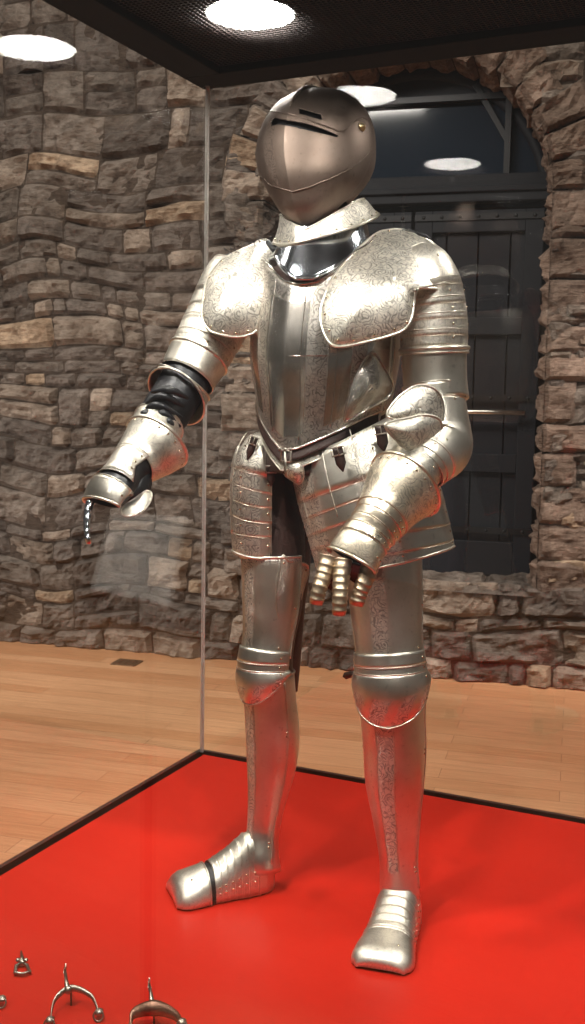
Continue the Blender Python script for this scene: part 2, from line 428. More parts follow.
# the dark timber door with its glazed lunette
DWOOD = flat('dark_blue_grey_timber', (.010, .011, .015), .6, spec=.2, bump=.5, bscale=30)
DWOOD2 = flat('dark_brown_timber', (.014, .008, .007), .6, spec=.2, bump=.5, bscale=30)
DARKG = flat('dark_glazing', (.012, .018, .028), .08)
DIRON = flat('black_iron', (.02, .02, .022), .4, .6)
door = empty('door_1', tuple(wall_pt(AC, SILL, -.40))); tag(door, kind='structure')
dbase = wall_pt(AC, SILL, -.40)
WM = np.stack([wd, -wn_, np.array([0, 0, 1.])], 1)
def db(mb, u0, u1, z0, z1, d0=-.40, th_=.04, mi=0): mb.box(wall_pt((u0 + u1) / 2, (z0 + z1) / 2, d0 + th_ / 2), (u1 - u0, th_, z1 - z0), WM, mi)
def zof(py, px=430):
    d = ray(px, py); t = ((WA - .38 * wn_ - CP) @ wn_) / (d @ wn_); return (CP + d * t)[2]
def uof(px, py=300):
    d = ray(px, py); t = ((WA - .38 * wn_ - CP) @ wn_) / (d @ wn_); return (CP + d * t - WA) @ wd
DT = zof(205); DB = SILL + .03
L0, L1 = AC - AR + .01, AC + AR - .01
m_ = MB(); db(m_, L0, L1, DB - .03, DT, -.46, .03); m_.build('back_board', DWOOD2, door, dbase)
for k, (a, b) in enumerate(((L0 + .04, AC - .01), (AC + .01, L1 - .04))):
    lf = MB(); n = 4
    for q in range(n):
        db(lf, a + (b - a) * q / n + .004, a + (b - a) * (q + 1) / n - .004, DB, DT - .04, -.42, .03)
    leaf = lf.build('door_leaf', DWOOD, door, dbase, .003)
    fr = MB()
    for (p, q, r_, s) in ((a, a + .10, DB, DT - .04), (b - .10, b, DB, DT - .04), (a + .1, b - .1, DB, DB + .2), (a + .1, b - .1, zof(335), zof(318)), (a + .1, b - .1, DT - .16, DT - .04), (a + .1, b - .1, zof(470), zof(452))):
        db(fr, p, q, r_, s, -.39, .035)
    fr.build('door_frame', DWOOD, leaf, dbase, .004)
    ir = MB()
    for zz in (zof(222), zof(400), zof(530)):
        db(ir, a, b, zz, zz + .035, -.352, .008)
        for q in range(7): ir.bead(wall_pt(a + .05 + (b - a - .1) * q / 6, zz + .018, -.344), wn_, .011, 0)
    ir.build('iron_strap', DIRON, leaf, dbase)
    pb = MB(); zz = zof(411)
    pb.tube([wall_pt(a + .08, zz, -.29), wall_pt(b - .06, zz, -.29)], .016, 10); 
    for q in (a + .1, b - .08): pb.tube([wall_pt(q, zz, -.29), wall_pt(q, zz, -.355)], .012, 8)
    pb.build('push_bar', flat('bright_bar_metal', (.7, .68, .64), .25, 1), leaf, dbase)
tb = MB(); db(tb, L0, L1, DT - .0, zof(178), -.42, .10); db(tb, L0, L1, zof(196), zof(190), -.33, .03); tb.build('transom_beam', DWOOD, door, dbase, .006)
# lunette: glass, mullion, brace, curved head board
lu = MB(); n = 30
V = [wall_pt(L0, zof(178), -.40), *[wall_pt(AC + (AR - .02) * math.cos(math.pi * k / n), AZ + (AR - .02) * math.sin(math.pi * k / n), -.40) for k in range(n, -1, -1)], wall_pt(L1, zof(178), -.40)]
lu.raw(V, [list(range(len(V)))], 0, 0., False)
lu.build('lunette_glass', DARKG, door, dbase)
mu = MB(); db(mu, uof(499), uof(505), zof(178), AZ + .62, -.39, .06)
p0, p1 = np.array([uof(468), zof(88)]), np.array([uof(502), zof(146)])
def bar(mb, a, b, wdt, d0, th_):
    a = np.array(a); b = np.array(b); c = (a + b) / 2; l = np.linalg.norm(b - a); t = nrm(b - a)
    M = np.stack([wd * t[0] + np.array([0, 0, t[1]]), -wn_, -wd * t[1] + np.array([0, 0, t[0]])], 1)
    mb.box(wall_pt(c[0], c[1], d0), (l, th_, wdt), M)
bar(mu, p0, p1, .03, -.37, .03); db(mu, L0 + .12, L1 - .12, zof(104), zof(98), -.39, .05)
db(mu, uof(527), uof(550), zof(119), zof(113), -.38, .05)
mu.build('lunette_bars', DIRON, door, dbase)
hd = MB()
hp = []
for k in range(25):
    t = math.pi * k / 24
    hp.append([wall_pt(AC + r_ * math.cos(t), AZ + r_ * math.sin(t), -.37) for r_ in (AR - .005, AR - .07)])
hd.sheet(hp, .05, out=wn_); hd.build('arched_frame', DWOOD, door, dbase)
hb = MB(); db(hb, AC - .70, AC + .70, zof(99), zof(99) + .40, -.395, .02); hb.build('head_board', DWOOD, door, dbase)

# floor socket
p = onz(127, 663, 0)
fs = MB(); M3 = np.array(Matrix.Rotation(wang, 3, 'Z')); fs.box(p + [0, 0, .003], (.15, .13, .006), M3)
for k in range(3): fs.box(p + [0, 0, .0065] + M3 @ np.array([-.04 + .04 * k, 0, 0]), (.008, .09, .003), M3)
o = fs.build('floor_socket', flat('bronze_plate', (.13, .085, .05), .4, .7), None, p, .001)
tag(o, 'small dark square socket plate set flush into the floorboards near the wall', 'floor socket')

# ------------------------------------------------------------------ show case
C0 = onz(202, 752, PZ)                              # rear left corner of the glass
ca = onz(0, 871, PZ) - C0; cn = -nrm(ca); cb = np.array([cn[1], -cn[0], 0])       # cn: towards the back, cb: along the back to the right
CW, CD = 1.80, 1.78
TOPZ = at(205.5, 86, C0[1])[2]
print('case', C0, cn, cb, TOPZ, (onz(585, 821, PZ) - C0) @ cn)
def cp(u, d, z): return C0 + cb * u - cn * d + np.array([0, 0, z - C0[2]])       # u along back, d towards the viewer
KM = np.stack([cb, cn, np.array([0, 0, 1.])], 1)
cbase = cp(CW / 2, CD / 2, 0)
case = empty('display_case', tuple(cbase)); tag(case, 'tall glass display case with black canopy and red platform around the armour', 'display case')
def cbx(mb, u0, u1, d0, d1, z0, z1, mi=0): mb.box(cp((u0 + u1) / 2, (d0 + d1) / 2, (z0 + z1) / 2), (u1 - u0, d1 - d0, z1 - z0), KM, mi)
m_ = MB(); cbx(m_, -.02, CW + .02, -.02, CD + .02, .0, PZ - .02); m_.build('plinth', BLACKM, case, cbase, .004)
m_ = MB(); cbx(m_, .016, CW - .016, .016, CD - .016, PZ - .02, PZ); m_.build('red_platform', RED, case, cbase, .002)
m_ = MB()
for (a, b, c, d) in ((-.02, CW + .02, -.02, -.007), (-.02, CW + .02, CD + .007, CD + .02), (-.02, -.007, -.007, CD + .007), (CW + .007, CW + .02, -.007, CD + .007)):
    cbx(m_, a, b, c, d, PZ - .02, PZ + .002)
m_.build('bottom_rail', TRIM, case, cbase)
g = .008
for nm, (a, b, c, d) in (('back', (0, CW, -g/2, g/2)), ('left', (-g/2, g/2, g/2+.001, CD-g/2-.001)), ('right', (CW-g/2, CW+g/2, g/2+.001, CD-g/2-.001)), ('front', (0, CW, CD-g/2, CD+g/2))):
    m_ = MB(); cbx(m_, a, b, c, d, PZ - .018, TOPZ + .01); m_.build('glass_pane', GLASS, case, cbase)
SEAL = flat('clear_silicone', (.9, .86, .82), .3)
for (a, d) in ((0.0, 0.0), (CW, 0), (0, CD), (CW, CD)):
    m_ = MB(); cbx(m_, a - .0045, a + .0045, d - .0045, d + .0045, PZ, TOPZ); m_.build('edge_seal', SEAL, case, cbase)
# canopy: fascia frame, grille, lamp box
m_ = MB(); fw = .09
for (a, b, c, d) in ((-.03, CW + .03, -.03, fw), (-.03, CW + .03, CD - fw, CD + .03), (-.03, fw, fw, CD - fw), (CW - fw, CW + .03, fw, CD - fw)):
    cbx(m_, a, b, c, d, TOPZ, TOPZ + .32)
cbx(m_, -.03, CW + .03, -.03, CD + .03, TOPZ + .32, TOPZ + .34)
m_.build('canopy', BLACKM, case, cbase, .003)
m_ = MB(); st = .0135; k = fw
while k < CW - fw:
    cbx(m_, k, k + .0028, fw, CD - fw, TOPZ + .0225, TOPZ + .0240); k += st
k = fw
while k < CD - fw:
    cbx(m_, fw, CW - fw, k, k + .0028, TOPZ + .0205, TOPZ + .0220); k += st
m_.build('ceiling_grille', GRILLE, case, cbase)
for (a, d) in ((.34, .38), (.34, 1.40), (CW - .34, .38), (CW - .34, 1.40)):
    h = MB(); n = 32; cc = cp(a, d, TOPZ + .034)
    spot('canopy_spot', tuple(cp(a, d, TOPZ + .012)), tuple(cp(a * .4 + .71 * .6, d * .4 + .75 * .6, PZ + .5)), 17, 110, .6, .10, (1, .96, .9))
    ring = lambda r_, z_: [cc + np.array([math.cos(2*math.pi*k/n) * r_, math.sin(2*math.pi*k/n) * r_, z_]) for k in range(n)]
    h.sheet([ring(.112, 0), ring(.125, -.004), ring(.128, .05), ring(.06, .10)], .003, wrap=True)
    lp = h.build('canopy_lamp', BLACKM, case, cbase)
    q = MB(); V = ring(.112, .001); q.raw(V, [list(range(n))[::-1]], 0, 0., False); q.build('diffuser', LAMP, lp, cbase)
# small spot heads of the case, just under the canopy at the front
for (a, d, tu, td, tz, pw) in ((.30, CD - .25, .62, .75, 1.5, 38), (1.15, CD - .25, .75, .75, 1.4, 38)):
    s = spot('case_spot', tuple(cp(a, d, TOPZ - .03)), tuple(cp(tu, td, tz)), pw, 70, .8, .015, (1, .96, .9))
    h = MB(); c = cp(a, d, TOPZ - .012); h.tube([c + [0, 0, .02], c + [0, 0, -.004]], [.018, .020], 12); h.build('spot_head', BLACKM, case, cbase)

# ------------------------------------------------------------------ the suit of armour
abase = onz(322, 905, PZ); abase[2] = PZ
suit = empty('suit_of_armour', tuple(abase))
tag(suit, 'etched steel suit of armour standing on the red platform, helmet visor closed', 'suit of armour')
AZB = 35
KY = .972                     # figure depth correction, so that it stands over its feet
at0 = at
def at(px, py, Y): return at0(px, py, Y * KY)

class Limb:
    """a surface of revolution-like body along an axis: stations (px, py, Y, half width px, front ratio, back ratio)"""
    def __init__(s, st, az=AZB, up=0., F=None, world=False, keel=0., kw=.3, pw=2.0, Tfix=None):
        s.Tfix = Tfix
        P = []; A = []
        for q in st:
            q = list(q) + [1., 1.][len(q) - 4:] if len(q) < 6 else list(q)
            P.append(at(q[0], q[1], q[2])); ra = q[3] * q[2] * KY / FPX; A.append([ra, ra * q[4], ra * q[5]])
        s.P = np.array(P); s.A = np.array(A); d = np.linalg.norm(np.diff(s.P, axis=0), axis=1)
        s.ts = np.concatenate([[0], np.cumsum(d)]) / d.sum(); s.len = d.sum()
        s.F = azv(az, up) if F is None else nrm(F); s.keel = keel; s.kw = kw; s.pw = pw; s._g = None
    def pt(s, t, th, off=0.):
        t, th = np.broadcast_arrays(np.asarray(t, float), np.asarray(th, float)); sh = t.shape
        t = t.ravel(); th = th.ravel(); off = np.broadcast_to(np.asarray(off, float), sh).ravel()
        C = catmull(s.P, s.ts, t); e = .05
        T = nrm(catmull(s.P, s.ts, np.minimum(t + e, 1)) - catmull(s.P, s.ts, np.maximum(t - e, 0)))
        if s.Tfix is not None: T = np.broadcast_to(nrm(s.Tfix), T.shape)
        F = nrm(s.F - T * (T @ s.F)[:, None]); Rv = nrm(np.cross(F, T))
        a = np.maximum(catmull(s.A, s.ts, t), 1e-4)
        c = np.cos(th); si = np.sin(th); p = 2. / s.pw
        cs = np.sign(c) * np.abs(c) ** p; ss = np.sign(si) * np.abs(si) ** p
        rf = np.where(c > 0, a[:, 1], a[:, 2])
        wr = (th + math.pi) % (2 * math.pi) - math.pi
        k = 1 + s.keel * np.exp(-np.abs(wr) / s.kw) if s.keel else 1.
        r0 = 1 + off / np.maximum(a[:, 0], .01)
        X = C + F * (cs * rf * k * r0)[:, None] + Rv * (ss * a[:, 0] * (k if s.keel else 1) * r0)[:, None]
        return X.reshape(sh + (3,))
    def grid(s):
        if s._g is None:
            t = np.linspace(0, 1, 141); th = np.linspace(-math.pi, math.pi, 241)
            T, H = np.meshgrid(t, th, indexing='ij'); X = s.pt(T, H)
            N = np.cross(np.gradient(X, axis=0), np.gradient(X, axis=1)); C = s.pt(T, H, -.01) - X
            N *= -np.sign(np.sum(N * C)) ; vis = np.sum(N * (CP - X), -1) > 0
            s._g = (T[vis], H[vis], proj(X[vis]))
        return s._g
    def find(s, px, py):
        T, H, q = s.grid(); k = np.argmin((q[:, 0] - px) ** 2 + (q[:, 1] - py) ** 2); return T[k], H[k]
    def finds(s, pts): return np.array([s.find(*p) for p in pts])
    def edge(s, pts):
        """an edge line across the body: t as a function of theta, through picked points"""
        q = s.finds(pts); q = q[np.argsort(q[:, 1])]; return lambda th: np.interp(th, q[:, 1], q[:, 0])

def plate(limb, t0, t1, h0=-math.pi, h1=math.pi, off=0., flare=None, th=.0022, nt=14, nh=None, rim=(0, 0), etch=0., mb=None, rivets=(), keepf=None, side_rim=0., mi=0, rr=.003):
    """metal plate lying over a limb between edges t0 and t1 (numbers or functions of theta)"""
    mb = mb or MB(); full = (h1 - h0) > 2 * math.pi - 1e-6
    nh = nh or max(12, int((h1 - h0) / .09))
    H = np.linspace(h0, h1, nh + 1)[:-1] if full else np.linspace(h0, h1, nh)
    W = (H + math.pi) % (2 * math.pi) - math.pi
    a = t0(W) if callable(t0) else np.full(len(H), float(t0)); b = t1(W) if callable(t1) else np.full(len(H), float(t1))
    S = np.linspace(0, 1, nt); T = a[None] + (b - a)[None] * S[:, None]; HH = np.broadcast_to(H, T.shape)
    o = off + (flare(S)[:, None] if flare else 0 * T)
    P = limb.pt(T, HH, np.broadcast_to(o, T.shape)); C = limb.pt(T, HH, np.broadcast_to(o, T.shape) - .008)
    E = etch(S[:, None] + 0 * T, HH) if callable(etch) else etch
    keep = None
    if keepf is not None:
        nv = len(H) if full else len(H) - 1; j2 = (np.arange(nv) + 1) % len(H)
        mid = (P[:-1][:, :nv] + P[1:][:, :nv] + P[:-1][:, j2] + P[1:][:, j2]) / 4; keep = keepf(proj(mid), HH[:-1, :nv])
    mb.sheet(P, th, E, mi, full, keep, out=P - C)
    if rim[0]: mb.tube(P[0], rim[0], 6, full, mi)
    if rim[1]: mb.tube(P[-1], rim[1], 6, full, mi)
    if side_rim and not full: mb.tube(P[:, 0], side_rim, 6, False, mi); mb.tube(P[:, -1], side_rim, 6, False, mi)
    for (s_, h) in rivets:
        w_ = (h + math.pi) % (2 * math.pi) - math.pi
        i = int(round(s_ * (nt - 1))); aa = float(t0(np.array([w_]))[0]) if callable(t0) else t0; bb = float(t1(np.array([w_]))[0]) if callable(t1) else t1
        tt = aa + (bb - aa) * s_; oo = off + (float(flare(np.array([s_]))[0]) if flare else 0)
        p = limb.pt(tt, h, oo); q = limb.pt(tt, h, oo - .01); mb.bead(p, p - q, rr)
    return mb
def edge_rivets(n, s, h0, h1): return [(s, h0 + (h1 - h0) * (k + .5) / n) for k in range(n)]
def mkpart(mb, name, parent, mats=None, label=None):
    o = mb.build(name, mats or [STEEL, RIVET], parent, abase)
    if label: o['label'] = label
    return o
def band(c, wd_, s0=0, s1=1): return lambda S, H: ((np.abs(H - c) < wd_) & (S >= s0) & (S <= s1)).astype(float)
def dome(outline, center, k=.9, nr=12, th=.0022, etch=1., rim=.003, rivet_r=None, sub=4, mb=None, crease=None, nriv=0):
    """domed plate: outline and centre as (px, py, Y); bulges towards its centre"""
    mb = mb or MB(); O = np.array([at(*p) for p in outline]); n = len(O); ts = np.arange(n + 7) - 3.0
    O2 = np.concatenate([O[-3:], O, O[:4]]); B = catmull(O2, ts, np.linspace(0, n, n * sub, endpoint=False))
    C = at(*center); V = B - C; d = nrm(np.cross(V, np.roll(V, -3, 0)).sum(0)); Vn = (V @ d); Vt = V - Vn[:, None] * d
    rs = np.linspace(0.003, 1, nr); rows = []
    for r_ in rs:
        f = (1 - math.sqrt(max(0, 1 - k * r_ * r_))) / (1 - math.sqrt(1 - k)); rows.append(C + Vt * r_ + d * (Vn * f)[:, None])
    rows = np.array(rows); tow = nrm(CP - C); N = mb.sheet(rows, th, etch, 0, True, out=tow)
    if rim: mb.tube(rows[-1], rim, 6, True)
    m = len(B)
    for q in range(nriv):
        j = int(m * q / nriv); p = rows[-1, j] * .86 + rows[-3, j] * .14; p = rows[-2, j]; nn = N[-2, j]
        mb.bead(p + nn * .0005, nn, .0033)
    return mb

# ---- dark leather and cloth worn under the plates
torso = Limb([(330, 234, 2.44, 40, .8, .9), (329, 252, 2.43, 62, .72, .7), (327, 280, 2.42, 74, .74, .68), (327, 320, 2.42, 77, .84, .66), (327, 360, 2.42, 76, .92, .62),
              (326, 395, 2.42, 70, .95, .62), (324, 425, 2.42, 64, .98, .66), (322, 455, 2.42, 62, 1.0, .75), (320, 490, 2.42, 63, 1.0, .8)], AZB, keel=.055, kw=.35)
m_ = plate(torso, .16, .93, off=-.008, nt=40); mkpart(m_, 'arming_doublet', suit, [LEATHER], 'dark cloth doublet under the plates')

# ---- legs
legR = Limb([(262, 432, 2.47, 25, 1, 1), (270, 480, 2.465, 31), (274, 540, 2.45, 33), (274, 600, 2.435, 31), (270, 640, 2.42, 27), (267, 668, 2.41, 28), (270, 700, 2.41, 27),
             (272, 735, 2.41, 27, 1, 1.1), (271, 765, 2.405, 25, 1, 1.1), (267, 800, 2.395, 20), (263, 832, 2.385, 17), (261, 858, 2.365, 18, 1, 1.1), (262, 871, 2.362, 19, 1, 1.1)], 48)
legL = Limb([(372, 440, 2.33, 34), (378, 500, 2.315, 38), (382, 555, 2.295, 38), (386, 610, 2.28, 35), (389, 650, 2.265, 33), (391, 680, 2.255, 35), (392, 715, 2.255, 33),
             (394, 745, 2.255, 32, 1, 1.1), (394, 780, 2.25, 30, 1, 1.1), (396, 820, 2.24, 24), (398, 858, 2.23, 19.5), (399, 882, 2.225, 20, 1, 1.1), (400, 898, 2.22, 21, 1, 1.1)], 14)
def tat(limb, py): # t at which the axis passes the image row py
    q = proj(limb.pt(np.linspace(0, 1, 400), 0 * np.linspace(0, 1, 400)) * 0 + catmull(limb.P, limb.ts, np.linspace(0, 1, 400)))[:, 1]
    return float(np.interp(py, q, np.linspace(0, 1, 400)))
for leg, nm, a, b in ((legR, 'R', 440, 690), (legL, 'L', 445, 700)):
    m_ = plate(leg, tat(leg, a), tat(leg, b), off=-.004, nt=30); mkpart(m_, 'leather_hose', suit, [LEATHER], 'dark leather leg lining')
# inner thigh of the far leg, seen between the tassets
thigh_in = Limb([(288, 455, 2.52, 16), (292, 500, 2.52, 19), (294, 560, 2.52, 17), (292, 610, 2.51, 13), (290, 660, 2.50, 11), (288, 690, 2.50, 10)], AZB)
m_ = plate(thigh_in, 0, 1, nt=26); mkpart(m_, 'leather_breeches', suit, [LEATHER], 'dark leather breeches between the legs')

def legset(limb, y_th0, y_th1, y_k0, y_k1, y_g0, y_g1, sgn, kbulge, wing):
    q = lambda y: tat(limb, y)
    # thigh guard with an etched band down the middle, edged front
    e1 = lambda S, H: ((np.abs(H + .05) < .22) | (S < .08)).astype(float)
    m_ = plate(limb, q(y_th0), q(y_th1), -1.75, 1.75, .003, nt=26, rim=(.003, 0), side_rim=.0022, etch=e1, rivets=[(.9, -1.3), (.9, 1.2), (.5, 1.6)])
    tg = mkpart(m_, 'thigh_guard', suit)
    # lames above the knee
    kg = None
    m_ = plate(limb, q(y_k0 + 17), lambda H: q(y_k1 + 4) - .055 * (1 - np.cos(H)), -1.7, 1.7, .006, flare=lambda S: kbulge * np.sin(np.pi * np.clip(S, 0, 1)) ** .8, nt=18, rim=(.0018, .0018),
               etch=lambda S, H: ((S > .45) & (np.sin(H * 9 + S * 5) > -.2)).astype(float), rivets=[(.15, -1.35), (.15, 1.3), (.85, -1.3), (.85, 1.3)])
    kg = mkpart(m_, 'knee_guard', suit)
    for k in range(2):
        m_ = plate(limb, q(y_k0 + k * 9 - 2), q(y_k0 + k * 9 + 11), -1.65, 1.65, .007 - k * .001, nt=5, rim=(0, .0014), rivets=[(.5, -1.4), (.5, 1.3)])
        mkpart(m_, 'knee_lame', kg)
    if wing:
        W = [(417, 647, 2.24), (420, 655, 2.23), (424, 664, 2.235), (427, 676, 2.24), (428, 689, 2.26), (421, 691, 2.25), (418, 682, 2.22), (416, 664, 2.22)]
        m_ = dome(W, (420, 672, 2.215), .6, 6, etch=0, rim=.0018); mkpart(m_, 'knee_wing', kg)
    # shin guard: closed round the calf down to the heel
    e2 = lambda S, H: ((np.abs(H + .12) < .26) & (S < .86)).astype(float)
    m_ = plate(limb, q(y_g0), q(y_g1), off=.0, nt=40, rim=(.0025, 0), etch=e2, rivets=[(.28, 1.45), (.3, 1.45), (.28, -1.5), (.85, 1.3), (.87, 1.3)])
    sg = mkpart(m_, 'shin_guard', suit)
    m_ = MB(); m_.tube([limb.pt(t, 1.5, .0025) for t in np.linspace(q(y_g0 + 6), q(y_g1 - 10), 30)], .0015, 5); m_.tube([limb.pt(t, -.40, .0012) for t in np.linspace(q(y_g0 + 6), q(y_g1 - 30), 30)], .0009, 5); m_.tube([limb.pt(t, .16, .0012) for t in np.linspace(q(y_g0 + 6), q(y_g1 - 30), 30)], .0009, 5)
    mkpart(m_, 'raised_edge', sg)
    return tg, kg, sg
tgR, kgR, sgR = legset(legR, 556, 655, 650, 693, 672, 871, -1, .006, False)
tgL, kgL, sgL = legset(legL, 555, 658, 653, 713, 690, 897, 1, .006, True)
# projecting inner flap of the thigh guard
m_ = dome([(282, 557, 2.37), (290, 562, 2.375), (308, 566, 2.42), (303, 590, 2.415), (297, 612, 2.41), (290, 636, 2.40), (284, 640, 2.37), (276, 600, 2.36)], (290, 595, 2.375), .3, 8, etch=.4, rim=.0024, nriv=4)
mkpart(m_, 'thigh_flap', tgR)
# back strap of the near knee
m_ = MB(); a = at(345, 676, 2.36); b = at(358, 673, 2.33)
m_.tube([a, (a + b) / 2 + [0, 0, .001], b], [.008, .0075, .007], 4); mkpart(m_, 'leather_strap', kgL, [LEATHER], 'black strap end behind the knee')

# ---- foot guards
def foot(heel_px, toe_px, wtoe, hflat=1.0):
    H = onz(*heel_px, PZ); T = onz(*toe_px, PZ); d = T - H; L = np.linalg.norm(d); d = d / L; s_ = np.cross(d, [0, 0, 1.])
    def sec(u, c):      # u along 0..1, c across angle 0..pi over the top then flat sole
        W = np.interp(u, [0, .04, .12, .3, .45, .62, .8, .92, .975, 1.0], np.array([.018, .034, .045, .049, .050, .053, .062, .064, .060, .053]) * wtoe)
        h = np.interp(u, [0, .04, .12, .3, .45, .62, .8, .92, .975, 1.0], np.array([.08, .115, .135, .130, .100, .074, .060, .052, .044, .036]) * hflat)
        return W, h
    def P(u, a, off=0):
        W, h = sec(u, a); x = -math.cos(a); y = math.sin(a)
        p = .86; X = np.sign(x) * abs(x) ** p * (W + off); Y = abs(y) ** (.95 if hflat > .9 else .72) * (h + off)
        return H + d * (L * u) + s_ * X + np.array([0, 0, .004 + Y])
    return H, d, s_, L, P, sec
def smoothu(a, b, n): return [a + (b - a) * k / (n - 1) for k in range(n)]
def make_foot(heel, toe, wtoe, gap, hfl):
    H, d, s_, L, P, sec = foot(heel, toe, wtoe, hfl)
    A = np.linspace(0, math.pi, 25)
    m_ = MB(); rows = [[P(u, a) for a in A] for u in smoothu(.70 if gap else .66, 1, 16)]; c0 = H + d * L; c0[2] = PZ + .004
    rows.append([c0 + (P(1, a) - c0) * np.array([.93, .93, .72]) + d * .006 for a in A]); rows.append([c0 + (P(1, a) - c0) * np.array([.85, .85, .12]) + d * .007 for a in A])
    m_.sheet(rows, .002, .25, out=[0, 0, 1]); m_.tube(rows[0], .0022, 6); m_.bead(P(.86, 1.15), [0, 0, 1], .003)
    ft = mkpart(m_, 'foot_guard', suit)
    m_ = MB(); V = [P(u, 0) for u in smoothu(.02, 1, 16)] + [P(u, math.pi) for u in smoothu(1, .02, 16)]
    V = [v + (H + d * L * .5 - v) * .04 * np.array([1, 1, 0]) for v in V]; V = [np.array([v[0], v[1], PZ + .001]) for v in V] + [np.array([v[0], v[1], PZ + .010]) for v in V]; n = 32
    m_.raw(V, [list(range(n))[::-1], list(range(n, 2*n))] + [[k, (k+1) % n, n + (k+1) % n, n + k] for k in range(n)], 0, 0., False); mkpart(m_, 'leather_sole', ft, [LEATHER])
    # liner under the lames
    m_ = MB(); m_.sheet([[P(u, a, -.005) for a in A] for u in smoothu(.04, .9, 20)], .002, out=[0, 0, 1]); mkpart(m_, 'shoe_lining', ft, [BLACK])
    us = [.20, .30, .37, .44, .51, .58] if gap else [.20, .30, .38, .46, .54, .61]
    ends = us[1:] + [.635 if gap else .68]
    for k, (u0, u1) in enumerate(zip(us, ends)):
        m_ = MB(); rows = [[P(u, a, .0012 * (1 - q)) for a in A] for q, u in zip(np.linspace(0, 1, 6), smoothu(u0 - .0, u1 + .012, 6))]
        m_.sheet(rows, .0018, .2 if k else .1, out=[0, 0, 1]); m_.tube(rows[0], .0011 if k else .002, 5)
        for a in (.25, .42, 2.72, 2.9): p = P((u0 + u1) / 2, a, .001); m_.bead(p, p - (H + d * L * (u0 + u1) / 2 + [0, 0, .03]), .0028)
        mkpart(m_, 'foot_lame', ft)
    m_ = MB(); rows = [[P(u, a, -.001) for a in A] for u in smoothu(.0, .30, 14)]
    m_.sheet(rows, .002, 0., out=[0, 0, 1]); mkpart(m_, 'heel_plate', ft)
    return ft
make_foot((272, 884), (174, 899), 1.08, True, .97)
make_foot((403, 911), (380, 971), 1.0, False, .68)

# ---- hip plates (tassets)
tasR = Limb([(263, 426, 2.44, 9, 1, 1), (262, 438, 2.44, 17), (259, 462, 2.43, 24.5), (258, 490, 2.43, 26.5), (258, 525, 2.43, 27), (259, 557, 2.43, 26)], 42)
tasL = Limb([(344, 416, 2.36, 58, .62, .6), (354, 450, 2.35, 64, .68, .6), (363, 480, 2.34, 68, .74, .6), (374, 515, 2.33, 70, .78, .6), (386, 562, 2.32, 70, .8, .6)], 14)
def tasset(limb, edges, h0, h1, etchf, seam):
    root = None
    for k in range(len(edges) - 1):
        t0, t1 = edges[k], edges[k + 1]
        last = k == len(edges) - 2
        hm = (h0 + h1) / 2
        m_ = plate(limb, t0, (lambda H, t1=t1, last=last: t1(H) + (0 if last else .02)), h0, h1, .0052 - .0008 * k, nt=7, rim=(0, .0028 if last else .0009), side_rim=.0016,
                   etch=etchf, rivets=[(.45, hm + .35), (.45, h0 + .12), (.45, h1 - .12)])
        o = mkpart(m_, 'tasset' if root is None else 'tasset_lame', suit if root is None else root)
        root = root or o
    return root
eR = [tasR.edge(p) for p in ([(243, 446), (252, 434), (262, 430), (276, 438)], [(235, 464), (260, 473), (284, 483)], [(234, 479), (256, 489), (284, 497)], [(233, 496), (256, 505), (284, 507)], [(233, 513), (256, 520), (284, 521)], [(233, 530), (256, 534), (284, 534)], [(234, 552), (256, 558), (284, 558)])]
tR = tasset(tasR, eR, -1.75, 1.25, band(-.2, 1.0, .0, 1), True)
eL = [tasL.edge(p) for p in ([(292, 468), (310, 456), (345, 440), (395, 412)], [(300, 500), (345, 484), (368, 475), (425, 460)], [(306, 517), (345, 501), (380, 489), (434, 480)], [(311, 533), (345, 520), (380, 508), (440, 500)], [(314, 546), (345, 540), (380, 534), (444, 524)], [(317, 560), (345, 556), (400, 551), (448, 540)], [(320, 574), (350, 572), (400, 566), (451, 555)])]
tL = tasset(tasL, eL, -1.5, 1.6, lambda S, H: ((np.abs(H + .95) < .3) | (np.abs(H - .25) < .22)).astype(float), True)
m_ = MB()
for hh in (-.95, -.35, .15): m_.tube([tasL.pt(t, hh, .0062 - .003 * t) for t in np.linspace(.12, .62, 20)], .0012, 5)
mkpart(m_, 'tasset_ridge', tL)
m_ = MB(); m_.tube([tasR.pt(t, -.35, .0058 - .002 * t) for t in np.linspace(.05, .8, 20)], .0013, 5); mkpart(m_, 'tasset_ridge', tR)
# buckled straps on the tassets
def strap(px, py, Y, ln, wpx, ang, parent):
    m_ = MB(); p0 = at(px, py, Y); tow = nrm(CP - p0); dn = nrm(at(px + math.sin(ang) * 10, py + 10, Y) - p0); si = nrm(np.cross(dn, tow)); wd2 = wpx * Y / FPX / 2; L = ln * Y / FPX
    n = 7; G = []
    for k in range(n):
        q = k / (n - 1); ww = wd2 * (1 if q < .7 else max(.08, (1 - q) / .3)); c = p0 + dn * (L * q) + tow * (.004 * math.sin(q * 3))
        G.append([c - si * ww, c + tow * .0007, c + si * ww])
    m_.sheet(G, .003, out=tow); s = mkpart(m_, 'strap', parent, [LEATHER], 'dark leather strap')
    b = MB(); c = p0 + dn * (L * .16) + tow * .006; hw, hh = wd2 * 1.35, L * .16
    b.tube([c - si * hw - dn * hh, c + si * hw - dn * hh, c + si * hw + dn * hh, c - si * hw + dn * hh], .0020, 6, True); b.tube([c - dn * hh, c + dn * hh * 1.1 + tow * .001], .0013, 5)
    mkpart(b, 'buckle', parent, [IRON])
strap(337, 447, 2.215, 25, 10, .25, tL); strap(380, 425, 2.215, 27, 11, .15, tL); strap(255, 437, 2.372, 24, 7, -.35, tR); strap(271, 466, 2.355, 20, 8, .0, tR)

